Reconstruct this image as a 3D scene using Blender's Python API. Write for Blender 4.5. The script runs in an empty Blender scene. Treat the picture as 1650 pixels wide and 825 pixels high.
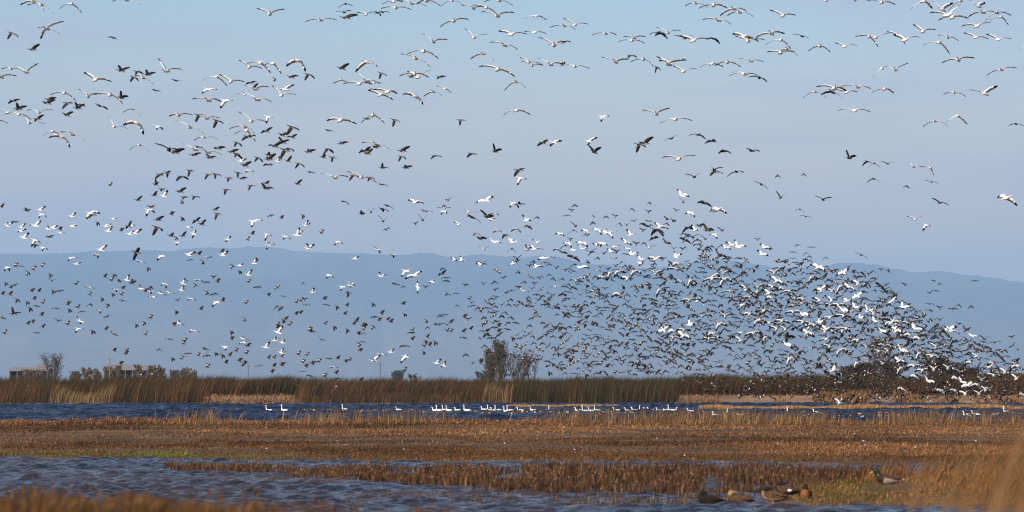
import bpy, math, random
import numpy as np
from mathutils import Vector

# ------------------------------------------------------------------ camera, sky, sun, exposure
S = bpy.context.scene
C = S.collection
F = 7000.0            # focal length in photograph pixels (1650 wide)
HY = 625.0            # eye level row
EYE = 2.2
R = math.radians
random.seed(7)
rng = np.random.default_rng(11)

cam = bpy.data.cameras.new('camera')
cam.sensor_width = 36.0
cam.lens = F / 1650.0 * 36.0
cam.shift_y = (HY - 412.5) / 1650.0
cam.clip_start = 1.0
cam.clip_end = 120000.0
cam.dof.use_dof = True
cam.dof.focus_distance = 320.0
cam.dof.aperture_fstop = cam.lens / 1000.0 / 0.040
camo = bpy.data.objects.new('camera', cam)
C.objects.link(camo)
camo.location = (0, 0, EYE)
camo.rotation_euler = (R(90), 0, 0)
S.camera = camo

SUN_EL, SUN_AZ = 29.0, 215.0      # azimuth clockwise from +Y (the view direction)
world = bpy.data.worlds.new("World")
S.world = world
world.use_nodes = True
nt = world.node_tree
nt.nodes.clear()
out = nt.nodes.new('ShaderNodeOutputWorld')
bg = nt.nodes.new('ShaderNodeBackground')
sky = nt.nodes.new('ShaderNodeTexSky')
sky.sky_type = 'NISHITA'
sky.sun_disc = False
sky.sun_elevation = R(SUN_EL)
sky.sun_rotation = R(SUN_AZ)
sky.air_density = 1.0
sky.dust_density = 1.5
sky.ozone_density = 2.0
bg.inputs['Strength'].default_value = 0.125
tc = nt.nodes.new('ShaderNodeTexCoord')
sep = nt.nodes.new('ShaderNodeSeparateXYZ')
nt.links.new(tc.outputs['Generated'], sep.inputs[0])
# thin high cloud: lilac veil low down, blue above; wide, soft streaks
mp = nt.nodes.new('ShaderNodeMapping')
mp.inputs['Scale'].default_value = (3.5, 3.5, 34.0)
mp.inputs['Location'].default_value = (0.3, 1.0, 0.2)
nt.links.new(tc.outputs['Generated'], mp.inputs[0])
cn = nt.nodes.new('ShaderNodeTexNoise')
cn.inputs['Scale'].default_value = 1.6
cn.inputs['Detail'].default_value = 3.0
nt.links.new(mp.outputs[0], cn.inputs['Vector'])
cr = nt.nodes.new('ShaderNodeMapRange')
cr.inputs['From Min'].default_value = 0.42
cr.inputs['From Max'].default_value = 0.68
cr.inputs['To Min'].default_value = 0.0
cr.inputs['To Max'].default_value = 0.75
nt.links.new(cn.outputs[0], cr.inputs[0])
tint = nt.nodes.new('ShaderNodeValToRGB')
tint.color_ramp.elements[0].position = 0.0
tint.color_ramp.elements[0].color = (1.80, 1.28, 1.08, 1)
tint.color_ramp.elements[1].position = 0.6
tint.color_ramp.elements[1].color = (0.80, 0.90, 1.0, 1)
e = tint.color_ramp.elements.new(0.05); e.color = (1.46, 1.13, 1.07, 1)
e = tint.color_ramp.elements.new(0.09); e.color = (1.0, 1.05, 1.13, 1)
nt.links.new(sep.outputs[2], tint.inputs[0])
mul = nt.nodes.new('ShaderNodeMix'); mul.data_type = 'RGBA'; mul.blend_type = 'MULTIPLY'
mul.inputs[0].default_value = 1.0
nt.links.new(sky.outputs[0], mul.inputs[6]); nt.links.new(tint.outputs[0], mul.inputs[7])
veil = nt.nodes.new('ShaderNodeMix'); veil.data_type = 'RGBA'
nt.links.new(cr.outputs[0], veil.inputs[0])
nt.links.new(mul.outputs[2], veil.inputs[6])
veil.inputs[7].default_value = (4.5, 4.35, 5.3, 1)
nt.links.new(veil.outputs[2], bg.inputs['Color'])
nt.links.new(bg.outputs[0], out.inputs['Surface'])

sun = bpy.data.lights.new('sun', 'SUN')
sun.energy = 5.0
sun.angle = R(0.5)
sun.color = (1.0, 0.90, 0.76)
suno = bpy.data.objects.new('sun', sun)
C.objects.link(suno)
sd = Vector((math.sin(R(SUN_AZ)) * math.cos(R(SUN_EL)), math.cos(R(SUN_AZ)) * math.cos(R(SUN_EL)), math.sin(R(SUN_EL))))
suno.rotation_euler = sd.to_track_quat('Z', 'Y').to_euler()
suno.location = (-40, -40, 60)

S.view_settings.view_transform = 'Standard'
S.view_settings.look = 'None'
S.view_settings.exposure = 0.0
S.view_settings.gamma = 1.0
S.render.engine = 'CYCLES'
S.cycles.filter_width = 1.15
S.cycles.max_bounces = 6
S.cycles.volume_bounces = 1
S.cycles.transparent_max_bounces = 8

# ------------------------------------------------------------------ helpers
def at(px, py, d):
    """A place d metres ahead that lies in the direction of photograph pixel (px, py)."""
    return Vector(((px - 825.0) / F * d, d, EYE - (py - HY) / F * d))
def gd(py, z=0.0):
    """distance at which height z shows on row py"""
    return (EYE - z) * F / (py - HY)
def gx(px, d):
    return (px - 825.0) / F * d

def tag(o, label=None, cat=None, group=None, kind=None):
    if label: o['label'] = label
    if cat: o['category'] = cat
    if group: o['group'] = group
    if kind: o['kind'] = kind
    return o

def add(name, mesh, parent=None, loc=None):
    o = bpy.data.objects.new(name, mesh)
    C.objects.link(o)
    if parent is not None: o.parent = parent
    if loc is not None: o.location = loc
    return o

def make_mesh(name, verts, faces, mats=(), fmat=None, smooth=True):
    m = bpy.data.meshes.new(name)
    m.from_pydata([tuple(v) for v in verts], [], faces)
    for k in mats: m.materials.append(k)
    if fmat is not None:
        m.polygons.foreach_set('material_index', np.array(fmat, dtype=np.int32))
    if smooth:
        m.polygons.foreach_set('use_smooth', np.ones(len(m.polygons), dtype=bool))
    m.update()
    return m

def np_mesh(name, V, T, mat, colors=None, smooth=False):
    """fast triangle mesh from numpy arrays; colors per vertex"""
    m = bpy.data.meshes.new(name)
    nv, ntri = len(V), len(T)
    m.vertices.add(nv); m.vertices.foreach_set('co', V.astype(np.float32).ravel())
    m.loops.add(ntri * 3); m.loops.foreach_set('vertex_index', T.astype(np.int32).ravel())
    m.polygons.add(ntri)
    m.polygons.foreach_set('loop_start', np.arange(0, ntri * 3, 3, dtype=np.int32))
    try: m.polygons.foreach_set('loop_total', np.full(ntri, 3, dtype=np.int32))
    except Exception: pass
    if smooth: m.polygons.foreach_set('use_smooth', np.ones(ntri, dtype=bool))
    if colors is not None:
        a = m.color_attributes.new('Col', 'FLOAT_COLOR', 'POINT')
        c = np.ones((nv, 4), dtype=np.float32); c[:, :3] = colors
        a.data.foreach_set('color', c.ravel())
    m.materials.append(mat)
    m.update(calc_edges=True)
    m.validate()
    return m

def mat(name, col, rough=0.85, spec=0.2, var=0.0, scale=8.0, bump=0.0):
    m = bpy.data.materials.new(name); m.use_nodes = True
    n = m.node_tree; b = n.nodes['Principled BSDF']
    b.inputs['Roughness'].default_value = rough
    b.inputs['Specular IOR Level'].default_value = spec
    b.inputs['Base Color'].default_value = (*col, 1)
    if var > 0 or bump > 0:
        t = n.nodes.new('ShaderNodeTexCoord')
        z = n.nodes.new('ShaderNodeTexNoise'); z.inputs['Scale'].default_value = scale; z.inputs['Detail'].default_value = 5
        n.links.new(t.outputs['Object'], z.inputs['Vector'])
        if var > 0:
            r = n.nodes.new('ShaderNodeValToRGB')
            r.color_ramp.elements[0].position = 0.3; r.color_ramp.elements[1].position = 0.7
            r.color_ramp.elements[0].color = (*[c * (1 - var) for c in col], 1)
            r.color_ramp.elements[1].color = (*[min(1, c * (1 + var)) for c in col], 1)
            n.links.new(z.outputs[0], r.inputs[0]); n.links.new(r.outputs[0], b.inputs['Base Color'])
        if bump > 0:
            q = n.nodes.new('ShaderNodeBump'); q.inputs['Strength'].default_value = bump; q.inputs['Distance'].default_value = 0.02
            n.links.new(z.outputs[0], q.inputs['Height']); n.links.new(q.outputs[0], b.inputs['Normal'])
    return m

def veg_mat(name, rough=0.8, trans=0.25):
    """dry stems and blades: per-blade colour, a little light through them"""
    m = bpy.data.materials.new(name); m.use_nodes = True
    n = m.node_tree; b = n.nodes['Principled BSDF']
    a = n.nodes.new('ShaderNodeAttribute'); a.attribute_name = 'Col'
    b.inputs['Roughness'].default_value = rough
    b.inputs['Specular IOR Level'].default_value = 0.1
    n.links.new(a.outputs['Color'], b.inputs['Base Color'])
    tr = n.nodes.new('ShaderNodeBsdfTranslucent'); n.links.new(a.outputs['Color'], tr.inputs['Color'])
    mx = n.nodes.new('ShaderNodeMixShader'); mx.inputs[0].default_value = trans
    n.links.new(b.outputs[0], mx.inputs[1]); n.links.new(tr.outputs[0], mx.inputs[2])
    n.links.new(mx.outputs[0], n.nodes['Material Output'].inputs['Surface'])
    return m

def vnoise(x, y, seed=0):
    """smooth 2-D value noise, 0..1, numpy"""
    x = np.asarray(x, dtype=float); y = np.asarray(y, dtype=float)
    xi = np.floor(x).astype(np.int64); yi = np.floor(y).astype(np.int64)
    xf = x - xi; yf = y - yi
    u = xf * xf * (3 - 2 * xf); v = yf * yf * (3 - 2 * yf)
    def h(a, b):
        n = (a * 374761393 + b * 668265263 + seed * 1442695041) & 0x7fffffff
        n = ((n ^ (n >> 13)) * 1274126177) & 0x7fffffff
        return ((n ^ (n >> 16)) & 0xffff) / 65535.0
    return (h(xi, yi) * (1 - u) * (1 - v) + h(xi + 1, yi) * u * (1 - v) + h(xi, yi + 1) * (1 - u) * v + h(xi + 1, yi + 1) * u * v)

def fbm(x, y, seed=0, oct=4):
    s = 0; a = 0.5; t = 0
    for k in range(oct):
        s = s + a * vnoise(x * 2 ** k, y * 2 ** k, seed + k); t += a; a *= 0.5
    return s / t

def blades(name, P, H, W, lean, col, mat_, curve=0.35):
    """many grass blades or reed stems as real bent strips. P (n,3) base, H heights, W widths, lean (n,2) tip offset as a share of height"""
    n = len(P)
    ang = rng.uniform(-0.9, 0.9, n)
    wx = np.cos(ang) * W * 0.5; wy = np.sin(ang) * W * 0.5
    off = np.stack([lean[:, 0] * H, lean[:, 1] * H], 1)
    V = np.zeros((n, 5, 3))
    V[:, 0] = P; V[:, 0, 0] -= wx; V[:, 0, 1] -= wy
    V[:, 1] = P; V[:, 1, 0] += wx; V[:, 1, 1] += wy
    mid = P.copy(); mid[:, 0] += off[:, 0] * curve; mid[:, 1] += off[:, 1] * curve; mid[:, 2] += H * 0.58
    V[:, 2] = mid; V[:, 2, 0] -= wx * 0.8; V[:, 2, 1] -= wy * 0.8
    V[:, 3] = mid; V[:, 3, 0] += wx * 0.8; V[:, 3, 1] += wy * 0.8
    V[:, 4] = P; V[:, 4, 0] += off[:, 0]; V[:, 4, 1] += off[:, 1]; V[:, 4, 2] += H
    b = np.arange(n)[:, None] * 5
    T = np.concatenate([b + np.array([0, 1, 3]), b + np.array([0, 3, 2]), b + np.array([2, 3, 4])], 1).reshape(-1, 3)
    c = np.repeat(col, 5, axis=0)
    return np_mesh(name, V.reshape(-1, 3), T, mat_, c)

def palette(n, cols, weights, jit=0.25):
    cols = np.array(cols); w = np.array(weights, float); w /= w.sum()
    c = cols[rng.choice(len(cols), n, p=w)]
    c = c * np.array([0.86, 0.78, 0.62])
    return np.clip(c * rng.uniform(1 - jit, 1 + jit, (n, 1)) * rng.uniform(0.93, 1.07, (n, 3)), 0.002, 0.9)

def grid_mesh(name, xs, ys, zf, mat_):
    X, Y = np.meshgrid(xs, ys)
    Z = zf(X, Y)
    V = np.stack([X, Y, Z], -1).reshape(-1, 3)
    nx, ny = len(xs), len(ys)
    i = (np.arange(ny - 1)[:, None] * nx + np.arange(nx - 1)[None, :]).ravel()
    T = np.concatenate([np.stack([i, i + 1, i + nx + 1], 1), np.stack([i, i + nx + 1, i + nx], 1)])
    return np_mesh(name, V, T, mat_, None, smooth=True)

# ------------------------------------------------------------------ setting: ground, water, islands, banks, hills
def earth_mat(name, cols, scale=0.25, scale2=3.0, bump=0.6, stretch=(1, 1, 1)):
    m = bpy.data.materials.new(name); m.use_nodes = True
    n = m.node_tree; b = n.nodes['Principled BSDF']; b.inputs['Roughness'].default_value = 0.95
    b.inputs['Specular IOR Level'].default_value = 0.1
    t = n.nodes.new('ShaderNodeTexCoord'); mp = n.nodes.new('ShaderNodeMapping'); mp.inputs['Scale'].default_value = stretch
    n.links.new(t.outputs['Object'], mp.inputs[0])
    a = n.nodes.new('ShaderNodeTexNoise'); a.inputs['Scale'].default_value = scale; a.inputs['Detail'].default_value = 8; a.inputs['Roughness'].default_value = 0.65
    n.links.new(mp.outputs[0], a.inputs['Vector'])
    r = n.nodes.new('ShaderNodeValToRGB')
    k = len(cols)
    r.color_ramp.elements[0].position = 0.32; r.color_ramp.elements[0].color = (*cols[0], 1)
    r.color_ramp.elements[1].position = 0.68; r.color_ramp.elements[1].color = (*cols[-1], 1)
    for i in range(1, k - 1):
        e = r.color_ramp.elements.new(0.32 + 0.36 * i / (k - 1)); e.color = (*cols[i], 1)
    n.links.new(a.outputs[0], r.inputs[0])
    c2 = n.nodes.new('ShaderNodeTexNoise'); c2.inputs['Scale'].default_value = scale2; c2.inputs['Detail'].default_value = 6
    n.links.new(mp.outputs[0], c2.inputs['Vector'])
    mr = n.nodes.new('ShaderNodeMapRange'); mr.inputs['To Min'].default_value = 0.55; mr.inputs['To Max'].default_value = 1.45
    n.links.new(c2.outputs[0], mr.inputs[0])
    mm = n.nodes.new('ShaderNodeMix'); mm.data_type = 'RGBA'; mm.blend_type = 'MULTIPLY'; mm.inputs[0].default_value = 1
    n.links.new(r.outputs[0], mm.inputs[6]); n.links.new(mr.outputs[0], mm.inputs[7])
    n.links.new(mm.outputs[2], b.inputs['Base Color'])
    q = n.nodes.new('ShaderNodeBump'); q.inputs['Strength'].default_value = bump; q.inputs['Distance'].default_value = 0.1
    n.links.new(c2.outputs[0], q.inputs['Height']); n.links.new(q.outputs[0], b.inputs['Normal'])
    return m

M_mud = earth_mat('mud_flat', [(0.06, 0.034, 0.018), (0.12, 0.07, 0.036), (0.21, 0.13, 0.07)], 0.12, 2.0)
M_sand = earth_mat('sand_bank', [(0.13, 0.075, 0.04), (0.28, 0.17, 0.09), (0.38, 0.24, 0.13)], 0.06, 0.8, 0.8)
M_field = earth_mat('dry_field', [(0.12, 0.09, 0.05), (0.2, 0.15, 0.08)], 0.01, 0.1)
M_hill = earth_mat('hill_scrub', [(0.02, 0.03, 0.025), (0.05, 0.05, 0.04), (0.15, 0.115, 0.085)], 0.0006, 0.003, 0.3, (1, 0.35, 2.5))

g = grid_mesh('ground', np.linspace(-32000, 32000, 9), np.concatenate([[-400, 0], np.linspace(700, 48000, 8)]), lambda X, Y: X * 0 - 0.5, M_field)
tag(add('ground', g), 'flat dark bed of the marsh reaching the horizon', None, None, 'structure')

def water_mat(name, base, sx, sy, sc, strength, rough, tint):
    m = bpy.data.materials.new(name); m.use_nodes = True
    n = m.node_tree; b = n.nodes['Principled BSDF']
    b.inputs['Roughness'].default_value = rough; b.inputs['IOR'].default_value = 1.33
    b.inputs['Specular IOR Level'].default_value = 0.5
    t = n.nodes.new('ShaderNodeTexCoord'); mp = n.nodes.new('ShaderNodeMapping'); mp.inputs['Scale'].default_value = (sx, sy, 1)
    mp.inputs['Rotation'].default_value = (0, 0, 0.12)
    n.links.new(t.outputs['Object'], mp.inputs[0])
    a = n.nodes.new('ShaderNodeTexNoise'); a.inputs['Scale'].default_value = sc; a.inputs['Detail'].default_value = 5; a.inputs['Roughness'].default_value = 0.62
    n.links.new(mp.outputs[0], a.inputs['Vector'])
    q = n.nodes.new('ShaderNodeBump'); q.inputs['Strength'].default_value = strength; q.inputs['Distance'].default_value = 1.0
    n.links.new(a.outputs[0], q.inputs['Height']); n.links.new(q.outputs[0], b.inputs['Normal'])
    # silt: slow colour change of the water body itself
    p = n.nodes.new('ShaderNodeTexNoise'); p.inputs['Scale'].default_value = 0.25; p.inputs['Detail'].default_value = 5
    n.links.new(mp.outputs[0], p.inputs['Vector'])
    r = n.nodes.new('ShaderNodeValToRGB'); r.color_ramp.elements[0].position = 0.4; r.color_ramp.elements[1].position = 0.65
    r.color_ramp.elements[0].color = (*base, 1); r.color_ramp.elements[1].color = (*tint, 1)
    n.links.new(p.outputs[0], r.inputs[0]); n.links.new(r.outputs[0], b.inputs['Base Color'])
    return m
M_wfar = water_mat('deep_channel_water', (0.004, 0.012, 0.034), 1, 0.25, 1.2, 0.55, 0.25, (0.008, 0.02, 0.05))
M_wnear = water_mat('silty_pool_water', (0.010, 0.012, 0.02), 1, 0.45, 0.9, 0.35, 0.18, (0.055, 0.036, 0.03))
def wave_sheet(name, x0, x1, y0, y1, dx, dy, amp, lam, seed, m_):
    """wind chop as real relief: many short crests running across the view"""
    rs = np.random.default_rng(seed)
    xs = np.arange(x0, x1 + dx, dx); ys = np.arange(y0, y1 + dy, dy)
    X, Y = np.meshgrid(xs, ys)
    Z = np.zeros_like(X)
    for k in range(26):
        L = lam * rs.uniform(.45, 1.6); a = rs.normal(1.45, .42)
        Z += amp * (L / lam) ** 1.1 / 5 * np.sin((X * math.cos(a) + Y * math.sin(a)) * 2 * math.pi / L + rs.uniform(0, 6.28) + 2.2 * fbm(X * .22 / lam, Y * .22 / lam, seed + k, 1))
    gust = 0.45 + 1.1 * fbm(X * .12, Y * .05, seed + 99, 3)
    Z = Z * gust
    V = np.stack([X, Y, Z], -1).reshape(-1, 3)
    nx, ny = len(xs), len(ys)
    i = (np.arange(ny - 1)[:, None] * nx + np.arange(nx - 1)[None, :]).ravel()
    T = np.concatenate([np.stack([i, i + 1, i + nx + 1], 1), np.stack([i, i + nx + 1, i + nx], 1)])
    return np_mesh(name, V, T, m_, None, smooth=True)
w1 = wave_sheet('channel_water', -72, 72, 214, 592, .42, .26, .12, 1.3, 5, M_wfar)
tag(add('channel_water', w1), 'dark blue rippled channel beyond the brown marsh island', None, None, 'structure')
w2 = wave_sheet('pond_water', -19, 19, 72, 152,   .13, .11, .050, .62, 8, M_wnear)
tag(add('pond_water', w2), 'silty grey-blue pool in the foreground', None, None, 'structure')
for nm, q in (('channel_water', [(-900, 150), (-72, 150), (-72, 600), (-900, 600)]), ('channel_water', [(72, 150), (900, 150), (900, 600), (72, 600)]), ('pond_water', [(-900, 30), (-19, 30), (-19, 150), (-900, 150)]), ('pond_water', [(19, 30), (900, 30), (900, 150), (19, 150)]), ('pond_water', [(-19, 30), (19, 30), (19, 72), (-19, 72)])):
    m = make_mesh(nm, [(a, b, -.01) for a, b in q], [(0, 1, 2, 3)], [M_wfar if nm[0] == 'c' else M_wnear], smooth=False)
    tag(add(nm, m), 'outlying part of the marsh water beyond the frame', None, None, 'structure')

def island_edge_near(x):      # shoreline nearest the camera
    return 134.0 - 0.55 * (x + 15.5) * 0.75 + 1.5 * np.sin(x * 0.35) + 0.8 * np.sin(x * 1.1 + 1)
def island_z(X, Y):
    near = island_edge_near(X); far = 246 + 4 * (fbm(X * 0.08, X * 0 + 3) - .5)
    a = np.clip((Y - near) / 1.0, 0, 1); b = np.clip((far - Y) / 10, 0, 1)
    e = np.minimum(a, b); e = e * e * (3 - 2 * e)
    return -0.12 + e * (0.17 + 0.12 * np.clip((Y - near) / 25, 0, 1) + 0.10 * (fbm(X * 0.25, Y * 0.12, 5) - 0.5) + 0.16 * np.clip((Y - 200) / 45, 0, 1)) + e * 0.06 * (fbm(X * 1.3, Y * 0.8, 9) - .5)
m = grid_mesh('marsh_island', np.linspace(-45, 45, 260), np.linspace(115, 256, 260), island_z, M_mud)
tag(add('marsh_island', m), 'long low brown marsh island between the channel and the pool', None, None, 'structure')

def farbank_z(X, Y):
    sh = 574 + 3 * (fbm(X * 0.03, X * 0 + 1, 3) - .5)
    z = np.interp((Y - sh).ravel(), [-8, 0, 2, 34, 46, 62, 75, 120, 4000], [-0.4, -0.02, 0.15, 0.25, 0.45, 1.0, 1.15, 0.9, 0.6]).reshape(X.shape)
    return z + 0.18 * (fbm(X * 0.12, Y * 0.12, 8) - .5) * np.clip((Y - sh) / 8, 0, 1)
m = grid_mesh('far_bank', np.linspace(-170, 170, 260), np.concatenate([np.linspace(564, 700, 60), [800, 1000, 1600, 2600]]), farbank_z, M_sand)
tag(add('far_bank', m), 'pale sandy far bank under the reeds', None, None, 'structure')

def strip_island(name, px0, px1, d, w, label):
    x0, x1 = gx(px0, d), gx(px1, d)
    def zf(X, Y):
        e = np.clip((w / 2 - np.abs(Y - d)) / (w * .3), 0, 1) * np.clip(np.minimum(X - x0, x1 - X) / 3, 0, 1)
        return -0.1 + 0.36 * e
    m = grid_mesh(name, np.linspace(x0, x1, 80), np.linspace(d - w / 2, d + w / 2, 10), zf, M_mud)
    tag(add(name, m), label, None, None, 'structure')
    return x0, x1
s1 = strip_island('mud_spit', 812, 1000, 478, 9, 'thin straw-topped mud spit behind the swimming white geese')
s2 = strip_island('mud_spit', 1120, 1760, 428, 10, 'long thin mud spit with orange grass at the right')

# foreground bank on the right where the drake stands
def rb_z(X, Y):
    sh = 4.75 + 0.5 * np.sin(Y * 0.9) + 0.012 * (Y - 84) ** 2
    a = np.clip((X - sh) / 0.9, 0, 1); near = np.clip((Y - (79.8 + 0.25 * np.sin(X * 2.1))) / 0.8, 0, 1); far = np.clip((97 + 0.5 * np.sin(X) - Y) / 2.5, 0, 1)
    e = np.minimum(np.minimum(a, near), far); e = e * e * (3 - 2 * e)
    rise = np.interp(X.ravel(), [4, 7.4, 8.6, 11, 16], [0.05, 0.12, 0.22, 0.42, 0.75]).reshape(X.shape)
    return -0.12 + e * (0.14 + rise) + e * 0.1 * (fbm(X * 1.4, Y * 1.0, 21) - .5)
M_turf = earth_mat('bank_turf', [(0.10, 0.055, 0.025), (0.13, 0.075, 0.035), (0.09, 0.07, 0.025)], 0.35, 3.0)
m = grid_mesh('grassy_bank', np.linspace(3.5, 17, 150), np.linspace(78.5, 99, 120), rb_z, M_turf)
tag(add('grassy_bank', m), 'low grassy bank at the lower right where the drake stands', None, None, 'structure')

# the levee the picture is taken from
def lev_z(X, Y):
    return np.interp(Y.ravel(), [-60, 4, 12, 42, 52], [0.62, 0.62, 0.6, 0.55, -0.2]).reshape(X.shape) + 0.06 * (fbm(X, Y, 4) - .5)
m = grid_mesh('levee', np.linspace(-40, 40, 60), np.linspace(-60, 52, 60), lev_z, M_turf)
tag(add('levee', m), 'grassy levee below the bottom edge of the view', None, None, 'structure')

# hills: real relief 9 to 15 km off, crest line as in the photograph
ridge = [(-900, 440), (-300, 415), (0, 408), (80, 409.6), (160, 404), (280, 404), (338, 398), (365, 401), (402, 397), (440, 398.5), (474, 404), (550, 408), (632, 411), (649, 410.5), (674, 407), (700, 408), (720, 413), (742, 413.5), (773, 409.5), (810, 412), (841, 414), (875, 412.5), (900, 415), (943, 424), (977, 427), (1028, 431), (1067, 430), (1118, 421), (1152, 418), (1186, 420), (1220, 426), (1254, 433), (1279, 431), (1305, 432), (1336, 429), (1351, 423.5), (1378, 424), (1412, 426.5), (1429, 430), (1454, 435), (1480, 439), (1497, 438), (1514, 436), (1531, 438), (1556, 443.5), (1590, 446), (1650, 456), (1800, 470), (2600, 500)]
rx = np.array([p[0] for p in ridge], float); ry = np.array([p[1] for p in ridge], float)
D1, D0 = 40000.0, 24000.0
pxs = np.linspace(-850, 2550, 1100)
ts = np.concatenate([np.linspace(0, 1, 70), [1.08, 1.2]])
PX, TT = np.meshgrid(pxs, ts)
H = EYE + (HY - np.interp(PX, rx, ry)) / F * D1
H = H + (fbm(PX * 0.08, PX * 0, 2) - .5) * 22
YY = D0 + (D1 - D0) * TT
XX = (PX - 825) / F * D1 * (0.75 + 0.25 * TT)
shape = np.where(TT <= 1, np.clip(TT, 0, 1) ** 1.25, 1 - (TT - 1) * 3)
spur = (fbm(PX * 0.018 + TT * 1.2, TT * 2.2, 31) - .5)
ZZ = H * shape + spur * 260 * np.clip(TT, 0, 1) * np.clip(1 - TT, 0, 1) * 1.6
V = np.stack([XX, YY, ZZ], -1).reshape(-1, 3)
nx, ny = len(pxs), len(ts)
i = (np.arange(ny - 1)[:, None] * nx + np.arange(nx - 1)[None, :]).ravel()
T = np.concatenate([np.stack([i, i + 1, i + nx + 1], 1), np.stack([i, i + nx + 1, i + nx], 1)])
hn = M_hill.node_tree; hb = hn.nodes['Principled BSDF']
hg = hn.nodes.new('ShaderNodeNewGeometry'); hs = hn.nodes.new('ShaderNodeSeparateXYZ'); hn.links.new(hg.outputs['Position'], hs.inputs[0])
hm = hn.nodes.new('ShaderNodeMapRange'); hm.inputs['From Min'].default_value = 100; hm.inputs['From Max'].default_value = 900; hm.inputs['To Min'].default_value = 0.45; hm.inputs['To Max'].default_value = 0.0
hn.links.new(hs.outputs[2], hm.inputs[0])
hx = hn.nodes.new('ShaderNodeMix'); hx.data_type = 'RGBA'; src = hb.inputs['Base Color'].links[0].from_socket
hn.links.new(hm.outputs[0], hx.inputs[0]); hn.links.new(src, hx.inputs[6]); hx.inputs[7].default_value = (0.33, 0.24, 0.19, 1)   # denser low haze painted into the colour: lower slopes mixed towards pale tan
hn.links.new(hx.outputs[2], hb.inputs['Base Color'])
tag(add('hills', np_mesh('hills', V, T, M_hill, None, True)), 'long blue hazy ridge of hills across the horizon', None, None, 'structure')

# the air between here and the hills
def haze():
    x0, x1, y0, y1, z0, z1 = -34000, 34000, -1000, 49500, -1.6, 1480
    v = [(x, y, z) for z in (z0, z1) for y in (y0, y1) for x in (x0, x1)]
    f = [(0, 2, 3, 1), (4, 5, 7, 6), (0, 1, 5, 4), (2, 6, 7, 3), (0, 4, 6, 2), (1, 3, 7, 5)]
    m = bpy.data.materials.new('haze_air'); m.use_nodes = True
    n = m.node_tree; n.nodes.clear()
    o = n.nodes.new('ShaderNodeOutputMaterial'); p = n.nodes.new('ShaderNodeVolumePrincipled')
    p.inputs['Color'].default_value = (0.44, 0.69, 1.0, 1)
    p.inputs['Density'].default_value = HAZE
    p.inputs['Anisotropy'].default_value = 0.0
    n.links.new(p.outputs[0], o.inputs['Volume'])
    tag(add('haze', make_mesh('haze', v, f, [m], smooth=False)), 'blue haze in the air before the hills', None, None, 'stuff')
HAZE = 4.1e-5
haze()

# ------------------------------------------------------------------ vegetation
M_veg = veg_mat('dry_stems')
TAN, RUST, BROWN, DARK, GREEN, STRAW = (0.42, 0.27, 0.14), (0.24, 0.105, 0.04), (0.16, 0.09, 0.045), (0.06, 0.04, 0.022), (0.06, 0.075, 0.025), (0.55, 0.40, 0.22)
GOLD = (0.42, 0.24, 0.08)

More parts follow.
